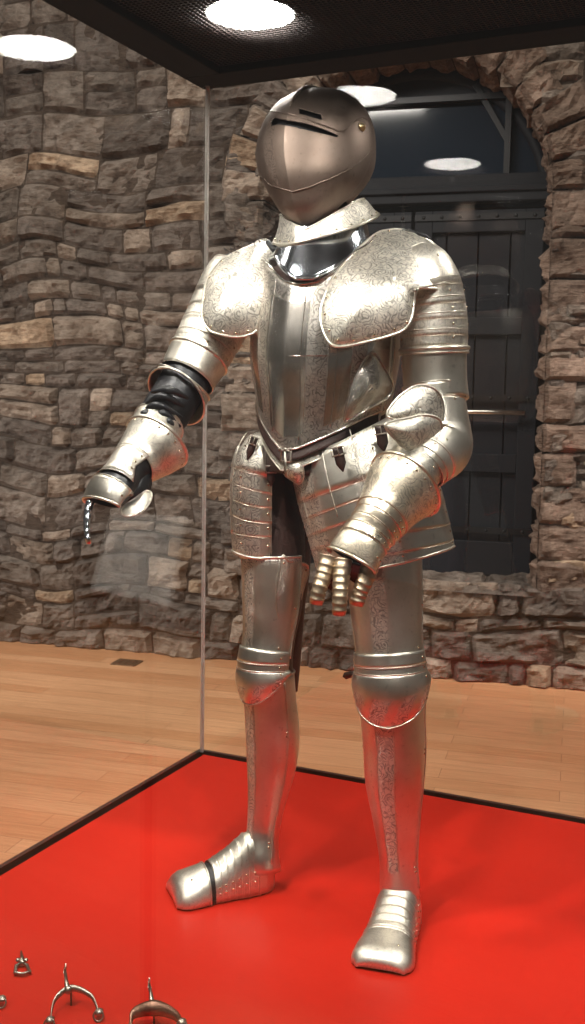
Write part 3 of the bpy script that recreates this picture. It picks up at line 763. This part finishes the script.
# ---- breastplate and backplate
bot = torso.edge([(258, 408), (262, 420), (272, 437), (283, 451), (300, 447), (330, 434), (365, 417), (400, 400)])
top = torso.edge([(262, 258), (272, 268), (285, 281), (300, 286), (318, 283), (336, 272), (356, 252), (372, 240)])
def breast_etch(S, H): return ((np.abs(H - .42) < .12) | (np.abs(H + .42) < .10) | (np.abs(H - .95) < .10) | (S < .10) | (S > .93) | (np.abs(H + 1.0) < .3)).astype(float)
m_ = plate(torso, top, bot, -1.45, 1.5, .004, nt=50, nh=90, rim=(.0035, .003), side_rim=.003, etch=breast_etch)
BREAST = steel('breastplate_steel', (.66, .60, .53), (.78, .73, .66), .18, .27)
bp_ = mkpart(m_, 'breastplate', suit, [BREAST, RIVET])
m_ = MB()
for hh in (.22, .66): m_.tube([torso.pt(t, hh, .0045) for t in np.linspace(float(top(np.array([hh]))[0]) + .03, float(bot(np.array([hh]))[0]) - .03, 40)], .0011, 5)
m_.tube([torso.pt(t, -.25, .0045) for t in np.linspace(.2, float(bot(np.array([-.25]))[0]) - .03, 40)], .0011, 5)
pR = torso.find(290, 356); pR2 = torso.find(330, 356)
m_.tube([torso.pt(pR[0], h, .005) for h in np.linspace(pR[1], pR2[1], 12)], .0009, 5)
mkpart(m_, 'raised_line', bp_, [BREAST])
m_ = plate(torso, .10, .74, 1.45, 2 * math.pi - 1.40, .004, nt=30, rim=(.003, .003), side_rim=.003, etch=0); mkpart(m_, 'backplate', suit)
# armhole guard plate at the near armpit, lit red from below
m_ = dome([(372, 352, 2.235), (384, 366, 2.24), (393, 384, 2.26), (388, 398, 2.26), (366, 410, 2.22), (345, 422, 2.215), (348, 400, 2.205), (358, 372, 2.21)], (370, 388, 2.213), .2, 8, etch=.3, rim=.0018)
mkpart(m_, 'side_plate', bp_, [BREAST, RIVET])
# belt: leather strip under the plate, steel flange below
b2 = lambda off: (lambda H: bot(H) + off)
m_ = plate(torso, b2(.004), b2(.042), -1.6, 1.6, .001, flare=lambda S: .006 * S, nt=5, nh=70); belt = mkpart(m_, 'belt', suit, [LEATHER], 'dark leather waist belt')
m_ = plate(torso, b2(.036), b2(.075), -1.3, 1.6, -.004, flare=lambda S: .006 * S, nt=6, nh=70, rim=(0, .0015), etch=.5); mkpart(m_, 'waist_lame', suit)
m_ = MB(); c = at(285, 456, 2.235)
m_.tube([c + [-.008, 0, .012], c + [.012, -.006, .010], c + [.012, -.006, -.012], c + [-.008, 0, -.010]], .0025, 6, True); m_.tube([c + [0, -.003, .01], c + [.001, -.004, -.03], c + [.004, -.003, -.045]], [.003, .0035, .001], 6)
for q in (-1, 0, 1): m_.bead(c + [q * .011, -.006, .014], [-.3, -1, 0], .004, 0)
mkpart(m_, 'belt_buckle', belt, [IRON])
# groin lame joining the tassets
m_ = dome([(286, 464, 2.30), (300, 462, 2.28), (304, 474, 2.28), (300, 484, 2.29), (291, 480, 2.30), (284, 474, 2.31)], (294, 472, 2.275), .3, 6, etch=1, rim=.0015); mkpart(m_, 'groin_lame', tL)

# ---- neck guard
neck = Limb([(318, 192, 2.41, 35, 1, 1), (320, 205, 2.415, 39), (324, 220, 2.42, 47), (327, 232, 2.425, 55, .95, .9)], 34, up=-.32, keel=.10, kw=.5)
nl = Limb([(324, 222, 2.42, 42, 1, 1), (325, 240, 2.42, 45, .98, .9), (325, 256, 2.42, 52, .98, .8), (325, 274, 2.42, 61, .98, .75), (325, 292, 2.42, 68, .98, .75)], 34, up=-.25, keel=.08, kw=.5)
m_ = plate(nl, .1, nl.edge([(276, 256), (283, 268), (296, 279), (312, 279), (332, 270), (352, 255), (370, 238)]), off=0, nt=14, nh=80, rim=(0, .0038), etch=0, rivets=[])
ng = mkpart(m_, 'neck_guard', suit, [BLUE, RIVET], 'mirror-bright lower collar plate')
ntop = neck.edge([(282, 214), (292, 222), (306, 229), (330, 216), (357, 200)])
nbot = neck.edge([(275, 243), (288, 251), (301, 257), (330, 241), (355, 226), (379, 213)])
m_ = plate(neck, ntop, nbot, off=.002, nt=14, nh=90, rim=(.002, .0035), etch=.9, rivets=edge_rivets(22, .85, -math.pi, math.pi))
# beaded rope edge
for k in range(90):
    h = -math.pi + 2 * math.pi * k / 90; tt = float(nbot(np.array([h]))[0]) - .045
    p = neck.pt(tt, h, .003); m_.bead(p, p - neck.pt(tt, h, -.01), .0017, 0)
mkpart(m_, 'collar_plate', ng)

# ---- helmet
head = Limb([(321, 90.5, 2.43, 2), (321, 91.5, 2.43, 13), (320.5, 97, 2.425, 29), (319.5, 110, 2.415, 44), (318, 129, 2.405, 54), (316.5, 150, 2.40, 57.5), (316, 168, 2.395, 56.5), (315, 184, 2.38, 50), (312.5, 200, 2.365, 39), (309, 214, 2.35, 26), (307, 223, 2.345, 13), (306, 228, 2.34, 3)],
            30, keel=.05, kw=.25, Tfix=[0, 0, -1.])
brow = head.edge([(266, 112), (272, 110), (282, 112), (300, 117), (320, 124), (337, 130), (343, 131), (350, 124), (360, 117), (368, 120)])
seam = head.edge([(262, 176), (272, 186), (283, 189), (294, 192), (310, 187), (330, 179), (348, 170), (362, 160), (370, 150)])
m_ = plate(head, .0, .985, off=-.014, nt=50, nh=70); hl = mkpart(m_, 'helmet', suit, [BLACK], 'black helmet lining')
m_ = plate(head, .003, lambda H: np.where(np.abs(H) < 1.5, brow(H) - .07, .82), off=.0, nt=44, nh=240)
mkpart(m_, 'skull_plate', hl, [HELM, RIVET])
slit1 = [(270.5, 121), (274, 117.5), (284, 119.5), (306, 123.5), (322, 128.5), (338.5, 135.5), (337, 137.2), (318, 132.5), (296, 127.5), (278, 124), (271.5, 126)]
slit2 = [(299, 108.2), (321.5, 114.3), (322.2, 120), (299.5, 113.5)]
brow_lo = lambda H: brow(H) - .035
m_ = plate(head, lambda H: brow(H) - .10, lambda H: brow(H) + .006, -1.55, 1.52, .0030, nt=60, nh=420, rim=(0, .0010),
           keepf=lambda q, H: ~np.vectorize(lambda x, y: inpoly(x, y, slit2))(q[..., 0], q[..., 1]))
mkpart(m_, 'brow_plate', hl, [HELM, RIVET])
m_ = plate(head, brow, seam, -1.55, 1.50, .0022, nt=150, nh=420, rim=(.0018, .0012), etch=lambda S, H: .6 * ((np.abs(H + .35) < .12)).astype(float),
           keepf=lambda q, H: ~np.vectorize(lambda x, y: inpoly(x, y, slit1))(q[..., 0], q[..., 1]))
mkpart(m_, 'visor', hl, [HELM, RIVET])
m_ = plate(head, lambda H: seam(H) - .012, .99, -1.72, 1.62, .0006, nt=30, nh=120, rim=(.0008, 0), etch=0); mkpart(m_, 'chin_guard', hl, [HELM, RIVET])
m_ = MB(); c = head.pt(*head.find(361, 127), .003); nn = c - catmull(head.P, head.ts, .4)[0]
m_.bead(c, nn, .0105, 0, .5); m_.bead(c + nrm(nn) * .004, nn, .0055, 0, .9); mkpart(m_, 'pivot_bolt', hl, [BRASS])
m_ = MB(); tt = np.linspace(.02, .9, 30); hh = math.radians(180)
cr = [head.pt(t, 0 if t > 0 else 0, .004) for t in np.linspace(.004, .22, 10)][::-1] + [head.pt(t, hh, .004) for t in np.linspace(.004, .6, 20)]
m_.tube(cr, [.0015] + [.0042] * (len(cr) - 2) + [.0015], 6); mkpart(m_, 'comb', hl, [HELM])

# ---- arms
armR = Limb([(246, 254, 2.55, 8), (243, 262, 2.55, 22), (236, 280, 2.54, 30), (222, 312, 2.52, 31), (205, 345, 2.48, 29.5), (190, 372, 2.45, 28), (177, 395, 2.42, 28), (166, 412, 2.40, 28), (156, 428, 2.36, 26), (142, 448, 2.31, 23), (124, 472, 2.25, 17), (112, 486, 2.21, 15)], 40)
armL = Limb([(414, 247, 2.30, 6), (417, 253, 2.30, 16), (423, 266, 2.29, 24), (430, 285, 2.28, 28), (432, 300, 2.28, 30), (433.5, 320, 2.28, 31.5), (434, 350, 2.28, 32), (435, 380, 2.28, 31.5), (438, 410, 2.27, 32), (441, 432, 2.25, 31), (430, 455, 2.21, 28), (412, 476, 2.16, 24), (394, 500, 2.12, 20), (380, 520, 2.08, 18)], 25)
qR = lambda px, py: armR.find(px, py)[0]
m_ = plate(armR, .0, 1, off=-.008, nt=50); slR = mkpart(m_, 'sleeve', suit, [BLACK], 'black cloth arm lining')
m_ = plate(armL, .0, 1, off=-.008, nt=50); slL = mkpart(m_, 'sleeve', suit, [BLACK], 'black cloth arm lining')
# folds of black leather in the bend of the far elbow
m_ = MB()
for k, (a, b, c) in enumerate((((146, 404), (162, 396), (184, 406)), ((141, 413), (158, 405), (182, 418)), ((152, 392), (170, 390), (188, 398)), ((148, 422), (163, 413), (180, 427)), ((158, 426), (168, 421), (176, 434)), ((139, 418), (146, 413), (156, 419)))):
    pts = catmull(np.array([at(*a, 2.345), at(*b, 2.322), at(*c, 2.345)]), np.array([0, .5, 1.]), np.linspace(0, 1, 9)); m_.tube(pts, np.interp(np.linspace(0, 1, 9), [0, .5, 1], [.004, .010, .004]), 8)
mkpart(m_, 'leather_folds', slR, [BLACK])
def rings(limb, cuts, name0, name1, offs, parent=suit, h0=-math.pi, h1=math.pi, rim=.0014, etch=.5, step=.02):
    root = None
    for k in range(len(cuts) - 1):
        m_ = plate(limb, cuts[k], cuts[k + 1] + (step if k < len(cuts) - 2 else 0), h0, h1, offs[k], nt=7, nh=56 if h1 - h0 > 6 else None, rim=(rim, .0008), etch=etch,
                   rivets=[(.5, -.9), (.5, .9)] + ([(.5, 1.9)] if h1 > 2 else []))
        o = mkpart(m_, name0 if root is None else name1, parent if root is None else root); root = root or o
    return root
tR_ = lambda px, py: float(armR.edge([(px, py)])(np.array([0]))[0])
aR = [tat(armR, y) for y in (268, 302, 317, 332, 346, 358)]
plR = rings(armR, aR, 'shoulder_guard', 'shoulder_lame', [.004, .004, .003, .003, .003])
m_ = plate(armR, tat(armR, 357), tat(armR, 378), off=.001, flare=lambda S: .004 * (1 - S), nt=8, nh=60, rim=(.0035, .001), etch=.2); uaR = mkpart(m_, 'upper_arm_plate', suit)
# far elbow guard: flaring cup open at the bend
eg = lambda H: tat(armR, 388) + .035 * np.cos(H + 1.2)
m_ = plate(armR, lambda H: tat(armR, 378) - .022 * np.cos(H + 1.9) * 1.0 + .02, lambda H: tat(armR, 396) - .035 * np.cos(H - .4), off=.004, flare=lambda S: .006 * S ** 2, nt=10, nh=60, rim=(.0028, .0028), etch=.3)
egR = mkpart(m_, 'elbow_guard', suit)
aL = [tat(armL, y) for y in (249, 285, 300, 315, 331, 347)]
plL = rings(armL, aL, 'shoulder_guard', 'shoulder_lame', [.005, .004, .0035, .003, .0025])
m_ = plate(armL, tat(armL, 345), tat(armL, 402), off=.0, nt=14, nh=60, etch=0); m_2 = plate(armL, tat(armL, 349), tat(armL, 353.5), off=.004, nt=4, nh=60, rim=(.004, .002), mb=m_, etch=0)
uaL = mkpart(m_, 'upper_arm_plate', suit)
elb = Limb([(433, 386, 2.275, 30.5), (434, 400, 2.27, 30.5), (435.5, 418, 2.26, 32), (437, 434, 2.25, 33.5), (437, 447, 2.235, 34.5), (429, 459, 2.20, 28.5), (421, 469, 2.18, 26)], 25)
m_ = plate(elb, .16, .86, off=.001, nt=22, nh=60, rim=(.0015, .0018), etch=lambda S, H: (H < .3).astype(float), rivets=[(.06, .3), (.06, 1.0), (.92, .5)])
egL = mkpart(m_, 'elbow_guard', suit)
m_ = plate(elb, .0, .2, off=.0, nt=8, nh=60, rim=(.0015, 0), rivets=[(.5, .4)]); mkpart(m_, 'elbow_lame', egL)
m_ = plate(elb, .82, .94, off=.0005, nt=8, nh=60, rim=(0, .0015), rivets=[(.5, .2)]); mkpart(m_, 'elbow_lame', egL)
m_ = plate(elb, .90, 1, off=-.001, nt=8, nh=60, rim=(0, .0015)); mkpart(m_, 'elbow_lame', egL)
m_ = dome([(387, 413, 2.155), (394, 402, 2.16), (403, 393, 2.165), (415, 386, 2.17), (428, 386, 2.175), (438, 392, 2.18), (443, 404, 2.185), (443, 420, 2.185), (438, 432, 2.18), (420, 428, 2.165), (402, 421, 2.155), (390, 418, 2.152)], (420, 408, 2.152), .3, 10, etch=1, rim=.0024)
mkpart(m_, 'elbow_wing', egL)
m_ = dome([(385, 426, 2.12), (393, 421, 2.13), (408, 418, 2.14), (424, 415, 2.15), (440, 420, 2.17), (440, 437, 2.18), (429, 447, 2.17), (418, 452, 2.16), (406, 449, 2.15), (396, 440, 2.135)], (412, 433, 2.128), .35, 10, etch=.8, rim=.0028)
mkpart(m_, 'elbow_wing', egL)
# forearms
m_ = plate(armR, tat(armR, 424), .98, off=-.001, nt=20, nh=50, rim=(.0018, 0), etch=.4); faR = mkpart(m_, 'forearm_guard', suit)
m_ = plate(armL, tat(armL, 462), .98, off=-.001, nt=20, nh=50, etch=.5, rivets=[(.2, .8), (.5, .8)]); faL = mkpart(m_, 'forearm_guard', suit)

# ---- big shoulder wings
m_ = dome([(374, 235, 2.34), (388, 230, 2.36), (404, 230, 2.38), (420, 235, 2.39), (436, 246, 2.38), (449, 262, 2.36), (458, 282, 2.33), (452, 292, 2.27), (436, 289, 2.21), (418, 289, 2.18), (414, 303, 2.18), (411, 320, 2.165), (402, 331, 2.165),
           (385, 337, 2.16), (366, 342, 2.16), (348, 346, 2.165), (334, 346, 2.17), (326, 338, 2.18), (321, 324, 2.19), (321, 308, 2.205), (326, 292, 2.22), (336, 273, 2.25), (352, 255, 2.29)], (393, 280, 2.17), .45, 18, etch=1, rim=.003, sub=6, nriv=20)
pwL = mkpart(m_, 'shoulder_wing', plL)
m_ = MB(); pts = [at(x, y, Y) for x, y, Y in ((419, 288, 2.170), (430, 286, 2.172), (445, 283, 2.20), (457, 287, 2.26))]; m_.tube(catmull(np.array(pts), np.arange(4.), np.linspace(0, 3, 14)), .002, 5)
m_.bead(at(415, 290, 2.168), [0, -1, 0], .005, 0); mkpart(m_, 'wing_seam', plL, [IRON])
m_ = MB()
for k in range(5): m_.tube([at(402 + k * 3, 230 + k * .5, 2.35), at(410 + k * 4, 229 + k * 1.5, 2.33), at(420 + k * 3, 236 + k, 2.33)], .0014, 5)
mkpart(m_, 'shoulder_lace', plL, [BLACK])
m_ = dome([(250, 246, 2.50), (262, 240, 2.49), (271, 243, 2.47), (276, 256, 2.44), (282, 270, 2.42), (284, 283, 2.41), (279, 298, 2.39), (270, 314, 2.38), (260, 328, 2.372), (249, 335, 2.37), (236, 337, 2.37), (222, 335, 2.372), (209, 330, 2.38), (202, 318, 2.395), (203, 300, 2.42), (208, 278, 2.45), (221, 261, 2.48), (236, 252, 2.50)], (244, 286, 2.372), .45, 18, etch=1, rim=.003, sub=6, nriv=18)
pwR = mkpart(m_, 'shoulder_wing', plR)
m_ = MB()
for k in range(9):
    x = 226 + k * 5.5; y = 252 - k * 1.6 + random.uniform(-2, 1); a = at(x, y, 2.47); m_.tube([a, a + [random.uniform(-.01, .02), -.005, random.uniform(.004, .012)], a + [random.uniform(.01, .03), 0, random.uniform(-.006, .006)]], .0008, 4)
m_.tube([at(268, 242, 2.44), at(274, 250, 2.42), at(280, 246, 2.42)], .007, 6); mkpart(m_, 'shoulder_lace', plR, [BLACK])

# ---- gauntlets
FSTEEL = steel('finger_steel', (.50, .38, .26), (.68, .55, .40), .34, .5)
def finger(pts, r0, r1, parent, n=5, tipcol=True):
    P = np.array([at(*p) for p in pts]); ts = np.linspace(0, 1, len(P)); m_ = MB(); tt = []; rr = []
    for k in range(n):
        a, b = k / n, (k + 1) / n; r = r0 + (r1 - r0) * a; rb = r0 + (r1 - r0) * b
        tt += [a + .002, a + .02, b - .006]; rr += [r * 1.05, r * 1.02, rb * .93]
    tt.append(1.0); rr.append(r1 * .35)
    m_.tube(catmull(P, ts, np.array(tt)), rr, 12); return mkpart(m_, 'finger', parent, [FSTEEL])
gL = Limb([(407, 483, 2.14, 41, 1, 1), (400, 491, 2.125, 38), (388, 508, 2.10, 31), (377, 524, 2.075, 27), (368, 535, 2.06, 26, .8, .8), (358, 549, 2.04, 27, .62, .62), (351, 560, 2.03, 27.5, .5, .5)], 30)
cuffL = plate(gL, .03, tat(gL, 517), off=.0, nt=22, nh=70, rim=(.0036, .0012), etch=.8, rivets=edge_rivets(22, .12, -math.pi, math.pi)); gauL = mkpart(cuffL, 'gauntlet', suit, [steel('warm_steel', (.78, .68, .52), (.86, .77, .62), .24, .36), RIVET])
WARM = gauL.data.materials[0]
ys = [516, 523, 529, 535, 542, 562]
for k in range(5):
    m_ = plate(gL, tat(gL, ys[k]) if ys[k] < 540 else tat(gL, ys[k]), min(1, tat(gL, ys[k + 1] if ys[k + 1] < 560 else 559) + .02), -2.0, 2.0, -.001 + .0006 * k, nt=7, nh=40, rim=(.0014, .0032 if k == 4 else .0008), etch=.15 if k < 4 else .5, rivets=[(.5, 1.15), (.5, 1.5)])
    mkpart(m_, 'hand_lame', gauL, [WARM, RIVET])
m_ = plate(gL, .55, .985, off=-.006, nt=12, nh=40); mkpart(m_, 'glove', gauL, [BLACK])
gb = dome([(330, 562, 2.04), (345, 562, 2.02), (368, 568, 2.03), (366, 577, 2.05), (357, 584, 2.06), (345, 578, 2.06), (335, 590, 2.07), (327, 586, 2.07)], (346, 573, 2.055), .6, 5, etch=0, rim=0); mkpart(gb, 'palm_lining', gauL, [BLACK])
finger([(329, 556, 2.03), (324, 575, 2.02), (319, 590, 2.01), (316, 604, 2.01)], .0175, .0135, gauL, 7)
finger([(343, 560, 2.025), (341, 580, 2.01), (340, 598, 2.00), (339, 615, 2.00)], .0180, .0135, gauL, 8)
finger([(371, 562, 2.03), (366, 578, 2.02), (360, 592, 2.02), (356, 605, 2.02)], .0180, .0145, gauL, 7)

gR = Limb([(158, 441, 2.30, 35, 1, 1), (154, 446, 2.29, 33.5), (140, 459, 2.26, 27), (126, 472, 2.22, 23, .9, .9), (117, 483, 2.19, 27, .75, .75), (107, 495, 2.17, 27, .62, .62), (102, 504, 2.16, 26, .5, .5)], 40)
m_ = plate(gR, .02, tat(gR, 466), off=0, nt=22, nh=70, rim=(.0036, .001), etch=.5, rivets=edge_rivets(20, .12, -math.pi, math.pi)); gauR = mkpart(m_, 'gauntlet', suit)
m_ = plate(gR, .25, .97, off=-.006, nt=14, nh=40); mkpart(m_, 'glove', gauR, [BLACK])
m_ = plate(gR, tat(gR, 464), tat(gR, 484), -2.2, 1.5, .0, nt=10, nh=40, rim=(.001, .0014), etch=.2, rivets=[(.2, 1.3), (.5, 1.3), (.8, 1.3)]); mkpart(m_, 'hand_lame', gauR)
m_ = plate(gR, tat(gR, 488), 1., -2.2, 1.6, .002, nt=8, nh=40, rim=(.0012, .003), etch=.1, rivets=[(.5, 1.3)]); mkpart(m_, 'knuckle_lame', gauR)
m_ = dome([(134, 499, 2.175), (146, 491, 2.185), (152, 494, 2.185), (149, 504, 2.165), (140, 513, 2.145), (127, 516, 2.14), (121, 512, 2.145), (125, 505, 2.16)], (137, 504, 2.155), .2, 8, etch=.2, rim=.0018); mkpart(m_, 'thumb_plate', gauR)
m_ = dome([(128, 476, 2.22), (142, 466, 2.23), (150, 472, 2.23), (152, 485, 2.23), (146, 497, 2.21), (132, 502, 2.19), (124, 494, 2.19)], (138, 485, 2.195), .6, 6, etch=0, rim=0); mkpart(m_, 'palm_lining', gauR, [BLACK])
m_ = MB(); c = at(131, 494, 2.15); m_.bead(c, [0, -1, .2], .006, 0); c = at(128, 489, 2.15); m_.bead(c, [0, -1, .2], .0045, 0); mkpart(m_, 'thumb_hinge', gauR, [IRON])
f = finger([(90, 502, 2.145), (87, 518, 2.13), (87, 531, 2.125), (89, 544, 2.12)], .0085, .0055, gauR, 6); f.data.materials[0] = BLUE

at = at0
# ------------------------------------------------------------------ spurs and small fittings laid out on the red platform
def ppt(px, py, h): return onz(px, py, PZ + h)
def spur(name, pts, hs, neck_px, mats, label, rowel=True, thick=.0035, wide=None):
    C = onz(*pts[len(pts) // 2], PZ); root = empty(name, tuple(C)); tag(root, label, 'spur', 'spurs in the front left corner of the case')
    P = np.array([ppt(x, y, h) for (x, y), h in zip(pts, hs)]); n = 33; B = catmull(P, np.linspace(0, 1, len(P)), np.linspace(0, 1, n))
    m_ = MB(); T = nrm(np.gradient(B, axis=0)); G = []
    wv = np.interp(np.linspace(0, 1, n), [0, .5, 1], wide or [.003, .006, .003])
    for k in range(n):
        N2 = nrm(np.cross(T[k], [0, 0.5, 1.])); U = nrm(np.cross(N2, T[k])); G.append([B[k] + N2 * wv[k] * math.cos(a) * .5 + U * wv[k] * math.sin(a) for a in np.linspace(0, 2 * math.pi, 9)[:-1]])
    m_.sheet(G, .001, 0., wrap=True); m_.build('heel_band', mats[0], root, C)
    q = [ppt(*p[:2], p[2]) for p in neck_px]; m_ = MB(); m_.tube(q, np.interp(np.linspace(0, 1, len(q)), [0, .3, 1], [.006, .0035, .0028]), 8); m_.bead(q[0], [0, -1, .5], .008, 0); nk = m_.build('neck', mats[1], root, C)
    m_ = MB(); c = q[-1]; V = []; n = 16
    for sd in (-.0012, .0012):
        for k in range(n): r_ = .011 if k % 2 == 0 else .005; a = 2 * math.pi * k / n; V.append(c + np.array([sd, math.cos(a) * r_, math.sin(a) * r_]))
    m_.raw(V, [list(range(n))[::-1], list(range(n, 2 * n))] + [[k, (k+1) % n, n + (k+1) % n, n + k] for k in range(n)], 0, 0., False); m_.build('rowel', mats[1], nk, C)
    for e in (0, -1):
        m_ = MB(); c = B[e]; 
        m_.bead(c + [0, 0, .004], [0, -.3, 1], .009, 0, .6); m_.tube([c + np.array([math.cos(a) * .009, -.006 + math.sin(a) * .004, math.sin(a) * .008]) for a in np.linspace(0, 2*math.pi, 13)[:-1]], .0018, 6, True); m_.build('terminal', mats[1], root, C)
    m_ = MB(); c = B[n // 2 * 0 + 16]; m_.tube([np.array([c[0], c[1], PZ]), c - [0, 0, .002]], .0016, 6); m_.build('support_pin', GRILLE, root, C)
    return root
spur('spur', [(50, 1022), (55, 1000), (71, 988), (91, 996), (99, 1014)], [.010, .024, .034, .024, .010], [(68, 990, .034), (66, 980, .038), (65, 970, .040)], [IRON, IRON], 'slender steel spur with thin arched band, second from the left frame edge')
spur('spur', [(130, 1030), (134, 1014), (154, 1008), (173, 1014), (182, 1024)], [.010, .024, .034, .024, .010], [(152, 1004, .036), (151, 994, .040), (149, 984, .046)], [BROWNIRON, IRON], 'stout brown spur with a broad winged heel band and upright neck', wide=[.004, .014, .004])
spur('spur', [(-42, 1020), (-38, 1000), (-22, 990), (-6, 992), (2, 1001)], [.010, .022, .030, .022, .010], [(-22, 985, .036), (-23, 977, .038), (-23, 968, .040)], [BROWNIRON, IRON], 'spur cut off by the left picture edge, only its terminal showing')
# spur strap buckle with a hook
C = onz(22, 970, PZ); bk = empty('spur_buckle', tuple(C)); tag(bk, 'small cast steel strap buckle lying alone above the spurs', 'buckle')
m_ = MB(); q = [(15, 973), (16, 966), (21, 963), (27, 965), (30, 972), (23, 974)]
m_.tube([ppt(x, y, .006) for x, y in q], .0035, 8, True); m_.build('frame', IRON, bk, C)
m_ = MB(); m_.tube([ppt(22, 964, .008), ppt(22, 958, .009), ppt(21, 951, .010)], [.006, .004, .0015], 8)
for a in (-1, 1): m_.bead(ppt(22 + 4 * a, 960, .008), [0, -.5, 1], .005, 0)
m_.build('hook', IRON, bk, C)


# ------------------------------------------------------------------ text panel on a stand outside the front glass (the glass mirrors it)
fd = (cp(0, CD, PZ) - CP) @ cn
def mirror_front(px, py, t):
    d = ray(px, py); v = CP + d * (t / d[1]); k = (cp(0, CD, PZ) - v) @ cn; return v + 2 * k * cn
q = [mirror_front(112, 513, 2.14), mirror_front(186, 516, 2.12), mirror_front(170, 606, 1.90), mirror_front(92, 588, 1.92)]
pc = sum(q) / 4; base = np.array([pc[0], pc[1] - .02, 0.])
st = empty('text_panel', tuple(base)); tag(st, 'pale tilted text panel on a thin post, mirrored in the glass below the far gauntlet', 'sign')
pn = nrm(np.cross(q[1] - q[0], q[3] - q[0])); V = q + [x + pn * .008 * (1 if pn @ cn < 0 else -1) for x in q]
m_ = MB(); m_.raw(V, [[0, 1, 2, 3], [7, 6, 5, 4]] + [[k, 4 + k, 4 + (k + 1) % 4, (k + 1) % 4] for k in range(4)], 0, 0., False); m_.build('board', flat('white_board', (.8, .78, .74), .5), st, base)
m_ = MB(); m_.tube([base, base + [0, 0, pc[2] - .02]], .012, 12); m_.tube([base, base + [0, 0, .012]], [.13, .128], 24); m_.build('stand', BLACKM, st, base)
spot('panel_spot', (-1.0, 1.15, 3.9), tuple(pc), 260, 14, .5, .03)
